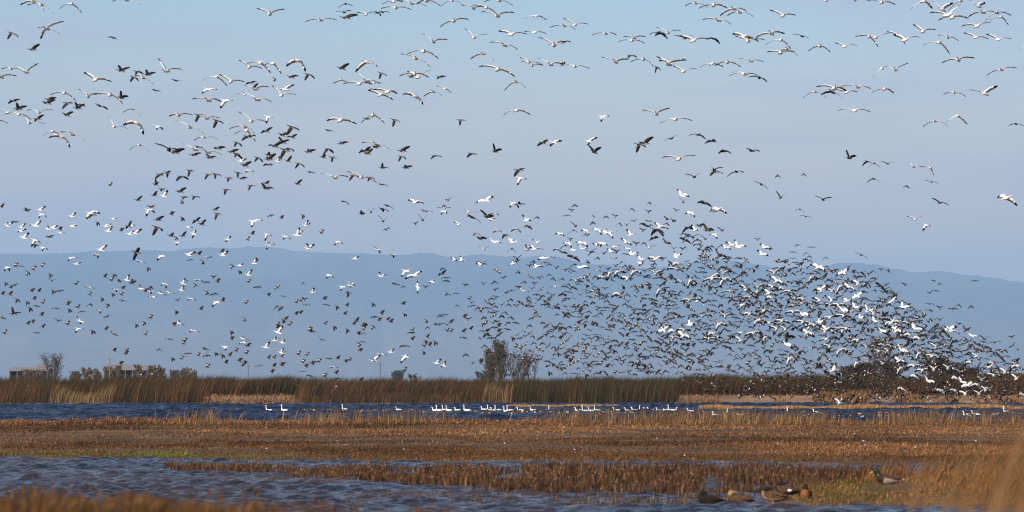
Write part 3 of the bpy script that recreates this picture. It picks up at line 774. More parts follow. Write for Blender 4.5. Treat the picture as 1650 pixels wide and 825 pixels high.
def wing(V, Fc, Fm, root, T, bow, h, chord, thick, mats, t0=0.0, t1=1.0, segs=5):
    """bent feathered wing from root to root+T; mats(t) -> material slot; returns nothing. real thickness (diamond section)"""
    L = T.length
    tn = T.normalized()
    ch = h - tn * h.dot(tn)
    if ch.length < .15: ch = Vector((h.y, -h.x, .3)) * .4 + h
    ch = ch.normalized()
    nrm = tn.cross(ch).normalized()
    base = len(V)
    for i in range(segs + 1):
        t = t0 + (t1 - t0) * i / segs
        c = root + T * t + bow * (4 * t * (1 - t))
        w = chord * (1.0 - .10 * t if t < .5 else (0.95 - 1.35 * (t - .5) ** 1.3))
        w = max(w, chord * .16)
        sweep = -ch * (.20 * chord * max(0, t - .45) * 4)
        th = thick * (1 - .75 * t)
        V.append(c + ch * w * .42 + sweep); V.append(c + nrm * th + ch * w * .12 + sweep); V.append(c - ch * w * .58 + sweep); V.append(c - nrm * th + ch * w * .12 + sweep)
    for i in range(segs):
        m_ = mats(t0 + (t1 - t0) * (i + .5) / segs)
        for k in range(4):
            k2 = (k + 1) % 4
            Fc.append((base + i * 4 + k, base + i * 4 + k2, base + (i + 1) * 4 + k2, base + (i + 1) * 4 + k)); Fm.append(m_(k) if callable(m_) else m_)
    Fc.append((base, base + 3, base + 2, base + 1)); Fm.append(Fm[-1])
    e = base + segs * 4
    Fc.append((e, e + 1, e + 2, e + 3)); Fm.append(Fm[-1])

POSE = {'U': ((.42, .80), (-.12, .70)), 'D': ((-.30, -.75), (.20, -.55)), 'V': ((-.72, .58), (.72, .40)), 'A': ((-.68, -.42), (.72, -.50)),
        'H': ((-.92, .10), (.92, -.12)), 'S': ((-.62, .62), (.80, -.22)), 'T': ((-.60, -.50), (.50, .72)), 'Q': ((-.78, -.10), (.55, -.60))}
def parse():
    B = []
    jr = random.Random(3)
    for line in DATA.strip().split('\n'):
        line = line.strip()
        if line.startswith('@'):
            x0, y0, s = map(float, line[1:].split()); continue
        for e in line.split(';'):
            f = e.split()
            if len(f) < 3: continue
            bx, by = x0 + float(f[0]) / s, y0 + float(f[1]) / s
            k, c = f[2][0], f[2][1]
            b = dict(x=bx, y=by, k=k)
            if len(f) == 7:
                b['h'] = c
                b['t'] = [(x0 + float(f[3]) / s - bx, -(y0 + float(f[4]) / s - by)), (x0 + float(f[5]) / s - bx, -(y0 + float(f[6]) / s - by))]
                b['exp'] = True
            else:
                b['h'] = {'U': 'L', 'D': 'L', 'V': 'F', 'A': 'F', 'H': 'F', 'S': 'R', 'T': 'R', 'Q': 'Q'}[c]
                b['p'] = c; b['exp'] = False
            if any(abs(o['x'] - bx) < 2.2 and abs(o['y'] - by) < 2.2 and o['k'] == k for o in B): continue
            B.append(b)
    # the uncounted rest of the dense flock: ducks and dark geese low on the right
    ub = lambda x: np.interp(x, [860, 950, 1050, 1150, 1300, 1400, 1450, 1530, 1600, 1650], [480, 440, 420, 408, 425, 440, 480, 535, 560, 575])
    lb = lambda x: np.interp(x, [860, 1080, 1120, 1300, 1650], [604, 604, 628, 648, 650])
    pts = [(b['x'], b['y']) for b in B]
    cnt = 0
    while cnt < 1600:
        x = jr.uniform(760, 1640); u, l = ub(x), lb(x)
        y = jr.uniform(u, l)
        dn = min(1, .25 + max(0, x - 760) / 260) * .35 + .65 * min(1, max(0, (x - 900) / 350)) * (0.5 + 0.5 * (y - u) / (l - u))
        if x > 1540: dn *= .6
        dn *= 0.35 + 1.3 * float(vnoise(x * .022, y * .045, 5))
        if y > 606: dn *= .6
        if jr.random() > dn: continue
        if min((x - a) ** 2 + (y - c) ** 2 for a, c in pts[-900:]) < 24: continue
        pts.append((x, y)); cnt += 1
        kind = 'd' if (x > 1300 and jr.random() < .16) else 'u'
        p = jr.choice('UVAHSTQDAHVS')
        B.append(dict(x=x, y=y, k=kind, p=p, exp=False, rest=True, h={'U': 'L', 'D': 'L', 'V': 'F', 'A': 'F', 'H': 'F', 'S': 'R', 'T': 'R', 'Q': 'Q'}[p]))
    return B

def setup(b, jr):
    """distance, heading and wing tips in metres"""
    L = {'w': .74, 'd': .72, 'u': .44}[b['k']]
    if b['exp']:
        ml = max(math.hypot(*t) for t in b['t'])
        k = 1.02 if b['h'] == 'F' else 1.18
        d = min(430 if b['k'] != 'u' else 420, max(170, L * F / (ml * k)))
        if b['k'] == 'w' and b['y'] > 330: d = min(max(d, 330), 440)
        if b['k'] == 'd' and b['h'] == 'L': d = min(max(d, 270), 420)
        if b['h'] != 'F': d = max(d, 225)
        if b['h'] in 'RQ' and b['k'] == 'd': d = max(d, 270)
        b['d'] = d
        tips = [(t[0] * d / F, t[1] * d / F) for t in b['t']]
    else:
        d = jr.uniform(370, 440) if b['k'] != 'w' else jr.uniform(315, 370)
        if b.get('rest'): d = jr.uniform(355, 440)
        b['d'] = d
        (ax, az), (cx, cz) = POSE[b['p']]
        j = lambda v: v + jr.uniform(-.14, .14)
        tips = [(j(ax) * L, j(az) * L), (j(cx) * L, j(cz) * L)]
        if b['p'] not in 'UD' and jr.random() < .5: tips = [(-tips[1][0], tips[1][1]), (-tips[0][0], tips[0][1])]
    hd = b['h']
    if hd == 'F': a = jr.uniform(-.45, .45); h = Vector((math.sin(a), -math.cos(a), 0))
    elif hd == 'L': a = jr.uniform(-.3, .3); h = Vector((-math.cos(a), math.sin(a), 0))
    elif hd == 'Q': a = jr.uniform(-.2, .2); h = Vector((-.72 + a, -.7, 0)).normalized()
    else: a = jr.uniform(-.3, .3); h = Vector((-.6, .65 + a, 0)).normalized() if jr.random() < .5 else Vector((.75, -.6 + a, 0)).normalized()
    h.z = jr.uniform(.05, .24) if (b['exp'] and hd == 'F') else (jr.uniform(.3, .8) if b['k'] == 'w' and not b['exp'] else (jr.uniform(.2, .65) if b['k'] == 'u' else jr.uniform(.1, .4)))
    h.normalize()
    b['hv'] = h
    up = Vector((0, 0, 1)); up = (up - h * up.z).normalized()
    b['up'] = up
    side = h.cross(up)      # bird's right
    T = []
    for i, (tx, tz) in enumerate(tips):
        pr = math.hypot(tx, tz)
        if pr > L * 1.08: tx *= L * 1.08 / pr; tz *= L * 1.08 / pr; pr = L * 1.08
        dep = math.sqrt(max(0, L * L - pr * pr))
        if hd == 'L': sg = -1 if i == 0 else 1; dep *= .9
        elif hd == 'F': sg = 1; dep *= .55
        elif hd == 'Q': sg = -1 if i == 0 else 1; dep *= .7
        else: sg = 1 if i == 0 else -1; dep *= .7
        T.append(Vector((tx, sg * dep, tz)))
    b['T'] = T; b['L'] = L
    b['loc'] = at(b['x'], b['y'], d)
    for i in (0, 1):
        b['T'][i] = T[i]

def body_geo(b):
    V, Fc, Fm = [], [], []
    h, up = b['hv'], b['up']
    if b['k'] == 'w':
        loft(V, Fc, Fm, GOOSE, h, up, 8, lambda i, s: 1 if i >= 9 else 0); mats = [M_white, M_pink]
    elif b['k'] == 'd':
        loft(V, Fc, Fm, GOOSE, h, up, 8, lambda i, s: 2 if i >= 9 else (1 if (i in (1, 2) and s < .2) else (0 if i < 5 else 3))); mats = [M_brown, M_vent, M_pink, M_dark]
    else:
        loft(V, Fc, Fm, DUCK, h, up, 7, lambda i, s: 1 if (i in (1, 2, 3) and s < -.2) else (2 if i >= 5 else 0)); mats = [M_duckb, M_belly, M_head]
    return V, Fc, Fm, mats

def wing_geo(b, i, part):
    """part: 'inner', 'tip' or 'all'"""
    V, Fc, Fm = [], [], []
    T = b['T'][i]; h, up = b['hv'], b['up']
    goose = b['k'] != 'u'
    root = h * (.06 if goose else .04) + T.normalized() * (.05 if goose else .035) + up * (.04 if goose else .03)
    Tt = T - root
    perp = up - Tt.normalized() * up.dot(Tt.normalized())
    droop = .13 if T.z < .25 * b['L'] else .07
    bow = perp * (b['L'] * droop)
    chord = {'w': .25 if b['exp'] else .32, 'd': .25, 'u': .20}[b['k']]; th = .018 if goose else .012
    a0, a1 = {'inner': (0, .60), 'tip': (.60, 1), 'all': (0, 1)}[part]
    if b['k'] == 'w': mf = (lambda t: 1 if t > .68 else 0)
    elif b['k'] == 'd': mf = (lambda t: 1 if t > .6 else 0)
    else: mf = (lambda t: 1 if b.get('bar') and t < .5 and t > .15 else 0)
    wing(V, Fc, Fm, root, Tt, bow, h, chord, th, mf, a0, a1, {'inner': 4, 'tip': 3, 'all': 5 if goose else 4}[part])
    mats = {'w': [M_white, M_black], 'd': [M_wingb, M_dark], 'u': [M_duckw, M_bar]}[b['k']]
    return V, Fc, Fm, mats

def merge(gs):
    V, Fc, Fm, mats = [], [], [], []
    for v, f, m_, ms in gs:
        b0 = len(V); V += v
        mp_ = []
        for q in ms:
            if q not in mats: mats.append(q)
            mp_.append(mats.index(q))
        Fc += [tuple(i + b0 for i in p) for p in f]; Fm += [mp_[i] for i in m_]
    return V, Fc, Fm, mats

# ---- where a bird is, in words
def zone(x, y):
    if y > 606: return 'low in front of the reed bed'
    if y > 575: return 'just above the reeds'
    if y > 500: return 'against the lower hills'
    if y > 415: return 'against the upper hills'
    if y > 350: return 'just above the hill crest'
    if y > 270: return 'in the lower sky'
    if y > 190: return 'in the middle sky'
    if y > 100: return 'in the upper sky'
    return 'near the top of the sky'
def column(x):
    return ['at far left', 'left', 'left of centre', 'at centre left', 'at centre', 'at centre right', 'right of centre', 'right', 'at far right'][min(8, max(0, int(x / 183.4)))]
def wings_word(b):
    t0, t1 = b['T']; L = b['L']
    z0, z1 = t0.z / L, t1.z / L
    if z0 > .25 and z1 > .25: return 'wings raised'
    if z0 < -.2 and z1 < -.2: return 'wings swept down'
    if abs(z0) <= .25 and abs(z1) <= .25: return 'wings level'
    if (z0 > .15 and z1 < -.1) or (z1 > .15 and z0 < -.1): return 'wings tilted'
    return 'wings half open'
ORD = ['first', 'second', 'third', 'fourth', 'fifth', 'sixth', 'seventh', 'eighth', 'ninth', 'tenth', 'eleventh', 'twelfth', 'thirteenth', 'fourteenth', 'fifteenth', 'sixteenth', 'seventeenth', 'eighteenth', 'nineteenth', 'twentieth']

def ordinal(i):
    if i < 20: return ORD[i]
    tens = {2: 'twenty', 3: 'thirty', 4: 'forty', 5: 'fifty', 6: 'sixty', 7: 'seventy', 8: 'eighty'}[(i + 1) // 10]
    return tens + '-' + ORD[(i + 1) % 10 - 1] if (i + 1) % 10 else {20: 'twentieth', 30: 'thirtieth', 40: 'fortieth', 50: 'fiftieth', 60: 'sixtieth', 70: 'seventieth', 80: 'eightieth'}[i + 1]

def flock():
    jr = random.Random(21)
    B = parse()
    for b in B:
        setup(b, jr); b['bar'] = jr.random() < .35
    word = {'w': 'white goose', 'd': 'dark goose', 'u': 'brown duck'}
    NAME = {'w': 'white_goose', 'd': 'dark_goose', 'u': 'flying_duck'}
    CAT = {'w': 'goose', 'd': 'goose', 'u': 'duck'}
    GR = {'w': 'black-tipped white geese in flight', 'd': 'dark geese in flight', 'u': 'small brown ducks in flight'}
    for k in 'wdu':
        L = [b for b in B if b['k'] == k]
        L.sort(key=lambda b: (b.get('rest', False), b['d']))
        ind, rest = L[:300], L[300:]
        groups = {}
        for b in ind:
            b['key'] = (wings_word(b), zone(b['x'], b['y']), column(b['x']))
            groups.setdefault(b['key'], []).append(b)
        for key, g in groups.items():
            g.sort(key=lambda b: b['x'])
            for i, b in enumerate(g):
                pre = '' if len(g) == 1 else (ordinal(i) + '-from-left ' if i < len(g) - 1 or len(g) < 3 else 'rightmost ')
                b['label'] = f"{pre}{word[k]}, {key[0]}, {key[1]}, {key[2]}"
        shared = {}
        for b in ind:
            if k != 'u':
                root = add(NAME[k], None, None, b['loc'])
                v, f, m_, ms = body_geo(b); add('body', make_mesh('body', v, f, ms, m_), root)
                for i in (0, 1):
                    v, f, m_, ms = wing_geo(b, i, 'inner'); w = add('wing', make_mesh('wing', v, f, ms, m_), root)
                    v, f, m_, ms = wing_geo(b, i, 'tip'); add('wing_tip', make_mesh('wing_tip', v, f, ms, m_), w)
            else:
                v, f, m_, ms = merge([body_geo(b), wing_geo(b, 0, 'all'), wing_geo(b, 1, 'all')])
                root = add(NAME[k], make_mesh(NAME[k], v, f, ms, m_), None, b['loc'])
            tag(root, b['label'], CAT[k], GR[k])
        if rest:
            gs = []
            for b in rest:
                for g in (body_geo(b), wing_geo(b, 0, 'all'), wing_geo(b, 1, 'all')):
                    gs.append(([b['loc'] + Vector(p) for p in g[0]],) + g[1:])
            v, f, m_, ms = merge(gs)
            o = add({'w': 'white_goose_flock', 'd': 'dark_goose_flock', 'u': 'duck_flock'}[k], make_mesh('flock', v, f, ms, m_))
            tag(o, {'w': 'the remaining white geese massed low at the right', 'd': 'the remaining dark geese in the dense flock', 'u': 'the dense swarm of small ducks low over the reeds at the right'}[k], 'flock', None, 'stuff')
        print(k, len(L), len(rest))

# ------------------------------------------------------------------ birds on the water
def swim_mesh(name, kind, neck):
    V, Fc, Fm = [], [], []
    if kind == 'w':
        if neck == 2:   path = [(-.36, .16, .02, .012), (-.28, .15, .06, .04), (-.15, .10, .12, .10), (.0, .09, .14, .12), (.12, .10, .11, .10), (.19, .16, .055, .055), (.20, .28, .032, .032), (.20, .42, .030, .030), (.215, .50, .036, .036), (.25, .515, .036, .034), (.29, .50, .02, .02), (.335, .485, .008, .010)]
        elif neck == 1: path = [(-.36, .15, .02, .012), (-.28, .14, .06, .04), (-.15, .10, .12, .10), (.0, .09, .14, .12), (.12, .10, .11, .10), (.18, .15, .055, .055), (.19, .23, .034, .034), (.20, .30, .034, .034), (.225, .355, .036, .036), (.265, .36, .034, .032), (.30, .345, .02, .02), (.345, .33, .008, .010)]
        else:           path = [(-.36, .17, .02, .012), (-.28, .15, .06, .04), (-.15, .11, .12, .11), (.0, .10, .14, .13), (.10, .11, .11, .11), (.16, .15, .07, .07), (.17, .20, .05, .05), (.19, .24, .042, .042), (.23, .25, .036, .034), (.27, .235, .02, .02), (.31, .22, .008, .010)]
        n = len(path)
        loft(V, Fc, Fm, path, Vector((1, 0, 0)), Vector((0, 0, 1)), 10, lambda i, s: 1 if i >= n - 3 else (2 if i == 0 else 0))
        ms = [M_white, M_pink, M_black]
    else:
        path = [(-.25, .10, .015, .01), (-.18, .09, .05, .03), (-.09, .06, .085, .07), (.02, .055, .09, .08), (.10, .07, .065, .065), (.13, .12, .034, .034), (.14, .17, .034, .034), (.17, .19, .034, .032), (.205, .18, .015, .012), (.235, .172, .01, .005)]
        pal = {'a': ([M_duckb, M_head, M_belly], lambda i, s: 1 if i >= 4 else (0 if s > -.1 or i < 2 else 0)), 'b': ([M_dark, M_head, M_belly], lambda i, s: 2 if i in (1, 2) and s < .5 else (1 if i >= 4 else 0)),
               'c': ([M_duckb, M_dark, M_belly], lambda i, s: 2 if i in (3, 4) else (1 if i >= 6 else 0))}[kind]
        ms = pal[0]
        loft(V, Fc, Fm, path, Vector((1, 0, 0)), Vector((0, 0, 1)), 8, pal[1])
    return make_mesh(name, V, Fc, ms, Fm)

def swimmers():
    jr = random.Random(9)
    gm = [swim_mesh('goose_body', 'w', k) for k in (0, 1, 2)]
    # (column, waterline row, neck pose, faces: -1 left, 1 right, 0 towards us)
    G = [(433, 664, 2, -1), (458, 664, 2, -1), (555, 662.5, 2, -1), (642, 663, 1, -1), (701, 664, 1, -1), (707, 664, 2, -1), (717, 663.5, 2, -1), (723, 664, 2, -1), (737, 664, 1, -1), (752, 664, 2, -1), (780, 663, 1, -1),
         (790, 664, 2, -1), (795, 664, 1, -1), (802, 664, 2, -1), (816, 665.5, 2, -1), (821, 664, 2, -1), (838, 664.5, 1, -1), (859, 664, 1, -1), (888, 663.5, 2, -1), (931, 664, 1, -1), (942, 665, 2, -1), (952, 664.5, 1, -1), (962, 664, 2, -1),
         (993, 664.5, 1, -1), (1011, 664.5, 1, -1), (1022, 664, 1, -1), (1027, 664, 2, 1), (1042, 664.5, 1, -1), (1048, 664, 1, -1), (1062, 664.5, 1, -1), (1073, 664.5, 0, -1), (1081, 664, 2, -1), (1086, 664.5, 1, 1), (1112, 665.5, 1, -1),
         (1154, 673, 1, -1), (1176, 669.5, 2, -1), (1193, 673, 0, -1), (1273, 668, 2, -1), (1315, 668, 1, -1), (1557, 671.5, 1, -1), (1572, 672, 1, -1), (1352, 652.5, 2, 1), (1622, 667, 2, -1), (1604, 672, 0, 1)]
    G.sort()
    nb = {433: 'left one of the two lone white geese swimming at the left', 458: 'right one of the two lone white geese swimming at the left', 555: 'lone white goose swimming upright among dark ducks', 642: 'lone white goose swimming low, left of the goose line'}
    cnt = {}
    def reg(x):
        return 'left part of the long goose line' if x < 770 else ('huddle by the thin spit' if x < 870 else ('gap right of the huddle' if x < 925 else ('line below the bulrushes' if x < 1100 else ('loose group left of the right spit' if x < 1300 else 'scattered at the right end'))))
    for g in G: cnt.setdefault(reg(g[0]), []).append(g[0])
    neckw = {0: 'neck tucked', 1: 'neck half raised', 2: 'neck stretched up'}
    for x, y, nk, f in G:
        d = EYE * F / (y - HY)
        o = add('swimming_goose', gm[nk], None, (gx(x, d), d, 0.03))
        o.rotation_euler = (0, 0, (math.pi if f < 0 else 0) + jr.uniform(-.45, .45))
        s = jr.uniform(1.08, 1.22) * (1.0 if d < 420 else d / 420.0); o.scale = (s, s, s)
        L = cnt[reg(x)]; i = L.index(x)
        lab = nb.get(x) or f"{ORD[i]}-from-left white goose afloat, {neckw[nk]}, {reg(x)}"
        tag(o, lab, 'goose', 'white geese resting on the channel')
    dm = [swim_mesh('duck_body', k, 0) for k in 'abc']
    N = []
    def cl(x0, x1, y0, y1, n):
        for _ in range(n): N.append((jr.uniform(x0, x1), jr.uniform(y0, y1)))
    cl(330, 425, 662, 665, 9); cl(478, 545, 661, 666, 22); cl(550, 640, 663, 666.5, 26); cl(655, 700, 662, 667, 16); cl(760, 830, 664, 669, 16); cl(830, 925, 663, 668, 36); cl(925, 1000, 663, 671, 28)
    cl(1000, 1100, 664, 672, 24); cl(1130, 1300, 665, 674, 40); cl(1320, 1460, 667, 676, 34); cl(1480, 1640, 667, 678, 26); cl(70, 90, 678, 679, 1); cl(180, 200, 677, 678, 1)
    N.sort(); N = N[:290]
    bins = {}
    for i, (x, y) in enumerate(N): bins.setdefault(column(x), []).append(i)
    for i, (x, y) in enumerate(N):
        d = EYE * F / (y - HY)
        o = add('swimming_duck', jr.choice(dm), None, (gx(x, d), d, 0.06))
        o.rotation_euler = (0, 0, jr.choice([0, math.pi]) + jr.uniform(-.7, .7))
        s = jr.uniform(1.1, 1.4); o.scale = (s, s, s)
        col_ = column(x)
        q = bins[column(x)]; r = q.index(i)
        near_ = min(G, key=lambda g: abs(g[0] - x))
        side = 'left' if x < near_[0] else 'right'
        tag(o, f"small dark duck on the channel, {ordinal(r)} from the left among those {col_}", 'duck', 'small dark ducks swimming on the channel')
swimmers()

# ------------------------------------------------------------------ resting ducks in the foreground
M_green = mat('green_head', (0.003, 0.022, 0.009), .4, .5)
M_chest = mat('dark_chest', (0.035, 0.015, 0.012), .7, .2)
M_flank = mat('grey_flank', (0.27, 0.22, 0.19), .8, .1, .12, 14)
M_back = mat('umber_back', (0.075, 0.038, 0.024), .8, .15, .25, 12)
M_bill = mat('yellow_bill', (0.65, 0.42, 0.03), .45, .4)
M_orange = mat('orange_leg', (0.75, 0.25, 0.05), .6, .3)
M_tail = mat('white_tail', (0.75, 0.72, 0.66), .8, .1)
M_hen = mat('mottled_hen', (0.095, 0.052, 0.028), .85, .1, .55, 22)
M_henpale = mat('pale_hen_belly', (0.30, 0.19, 0.11), .85, .1, .3, 18)
M_rust = mat('rust_breast', (0.24, 0.09, 0.03), .8, .1, .3, 16)
M_dkb = mat('dark_brown_duck', (0.018, 0.012, 0.009), .8, .15, .4, 18)
def rest_duck(name, px, py, d, yaw, path, matf, ms, label, extra=(), legs=True, sides=14, z=None, scale=1.12, legh=.07):
    x = gx(px, d)
    z = EYE - (py - HY) / F * d if z is None else z
    root = add(name, None, None, (x, d, z)); root.rotation_euler = (0, 0, yaw); root.scale = (scale,) * 3
    tag(root, label, 'duck')
    V, Fc, Fm = [], [], []
    n = len(path)
    loft(V, Fc, Fm, path, Vector((1, 0, 0)), Vector((0, 0, 1)), sides, matf)
    bo = add('body', make_mesh('body', V, Fc, ms, Fm), root)
    s = bo.modifiers.new('smooth', 'SUBSURF'); s.levels = 1; s.render_levels = 1
    for nm, p2, w, m_ in extra:
        V, Fc, Fm = [], [], []
        for sgn in ((1, -1) if nm in ('wing', 'eye') else (0,)):
            V, Fc, Fm = [], [], []
            loft(V, Fc, Fm, p2, Vector((1, 0, 0)), Vector((0, 0, 1)), 10, lambda i, s: 0)
            V = [Vector((v.x, v.y + sgn * w, v.z)) for v in V]
            add(nm, make_mesh(nm, V, Fc, [m_]), root)
    if legs:
        for sg in (1, -1):
            V, Fc = [], []
            tube(V, Fc, [(.0, sg * .035, legh + .03), (.005, sg * .035, .012)], [.011, .008], 6)
            b0 = len(V)
            V += [Vector(v) for v in ((-.005, sg * .035 - .006, .0), (-.005, sg * .035 + .006, .0), (.07, sg * .035 + .032, .0), (.078, sg * .035, .0), (.07, sg * .035 - .032, .0), (.0, sg * .035, .016))]
            Fc += [(b0, b0 + 4, b0 + 5), (b0 + 5, b0 + 4, b0 + 3), (b0 + 5, b0 + 3, b0 + 2), (b0 + 5, b0 + 2, b0 + 1), (b0, b0 + 1, b0 + 2, b0 + 3, b0 + 4), (b0, b0 + 5, b0 + 1)]
            add('leg', make_mesh('leg', V, Fc, [M_orange]), root)
    return root
L_ = .045
stand = [(-.31, .15, .03, .008), (-.25, .15, .045, .016), (-.20, .145, .06, .035), (-.11, .15, .09, .075), (.0, .15, .112, .102), (.09, .155, .110, .105), (.155, .185, .085, .085), (.180, .235, .056, .056), (.185, .275, .050, .050), (.20, .31, .054, .050), (.235, .325, .050, .046), (.265, .31, .036, .032), (.285, .295, .018, .016), (.31, .28, .020, .009), (.345, .27, .016, .005)]
def mal(i, s):
    if i >= 12: return 3
    if i >= 7: return 0
    if i >= 5: return 1
    if i <= 1: return 5
    if s > .45: return 4
    return 2
rest_duck('mallard_drake', 1431, 786, 90.0, math.pi, stand, mal, [M_green, M_chest, M_flank, M_bill, M_back, M_tail],
          'drake with glossy green head, yellow bill and grey flank standing on the bank',
          [('wing', [(-.26, .165, .012, .010), (-.18, .175, .022, .024), (-.05, .195, .024, .040), (.06, .205, .020, .038), (.11, .20, .008, .015)], .082, M_back), ('eye', [(.243, .333, .002, .003), (.248, .333, .007, .007), (.253, .333, .002, .003)], .045, M_black)], z=None, scale=1.12, legh=.05)
tuck = [(-.29, .13, .02, .008), (-.22, .135, .045, .028), (-.12, .14, .085, .075), (.0, .145, .105, .10), (.09, .15, .10, .10), (.145, .19, .075, .07), (.15, .235, .052, .05), (.13, .27, .045, .042), (.09, .275, .04, .036), (.04, .265, .022, .018), (.0, .252, .012, .008)]
def henm(i, s):
    if i >= 9: return 2
    if i >= 6: return 2
    if s < -.25: return 1
    return 0
wingp = [(-.25, .15, .010, .010), (-.16, .165, .022, .026), (-.04, .185, .024, .042), (.06, .19, .018, .036), (.10, .185, .008, .014)]
rest_duck('mallard_hen', 1246, 813.5, 81.5, math.pi - .12, tuck, henm, [M_hen, M_henpale, M_dkb], 'mottled brown duck with tucked head, pale belly and orange leg, left on the mud', [('wing', wingp, .078, M_hen)])
rest_duck('gadwall_drake', 1268, 804, 83.6, math.pi - .25, tuck, lambda i, s: 1 if i >= 6 else (2 if i <= 2 else (0 if s > -.3 else 1)), [M_back, M_dkb, M_dkb], 'dark duck with a bright white wing patch behind the mottled brown one',
          [('wing', wingp, .080, M_back), ('wing_patch', [(-.06, .145, .008, .006), (-.035, .148, .02, .022), (.0, .148, .02, .024), (.02, .145, .006, .006)], 0, M_tail)])
wp = [o for o in bpy.data.objects if o.name.startswith('wing_patch')]
for o in wp: o.location = (-.05, .112, .0)
front = [(-.20, .10, .03, .02), (-.13, .12, .075, .07), (-.03, .15, .102, .11), (.05, .16, .10, .12), (.095, .19, .078, .095), (.10, .25, .054, .06), (.09, .295, .047, .045), (.08, .32, .04, .035), (.065, .335, .02, .015)]
rest_duck('cinnamon_duck', 1298, 812, 82.0, -math.pi / 2 - .1, front, lambda i, s: 1 if i >= 5 else (2 if i < 2 else (0 if (s > -.35 or i >= 3) else 1)), [M_rust, M_dkb, M_dkb], 'rusty-breasted duck facing us with dark tucked head at the edge of the mud', [('wing', [(-.16, .13, .012, .012), (-.06, .17, .02, .05), (.03, .18, .02, .06), (.06, .17, .01, .02)], .096, M_dkb)])
float_ = [(x_, z_ - .075, w_, h_) for x_, z_, w_, h_ in tuck]
rest_duck('dark_duck', 1143, 814, 82.0, math.pi, float_, lambda i, s: 0, [M_dkb], 'blackish duck afloat, leftmost of the five resting near the bank', [('wing', [(a, b - .075, c, e_) for a, b, c, e_ in wingp], .078, M_dkb)], legs=False, z=0.0)
rest_duck('brown_duck', 1190, 814, 82.3, math.pi + .1, float_, lambda i, s: 0 if i < 6 else 1, [M_hen, M_henpale], 'warm brown duck afloat between the blackish duck and the mud', [('wing', [(a, b - .075, c, e_) for a, b, c, e_ in wingp], .078, M_hen), ('wing_patch', [(-.10, .10, .005, .004), (-.08, .10, .008, .008), (-.05, .10, .005, .004)], .098, M_tail)], legs=False, z=0.0)
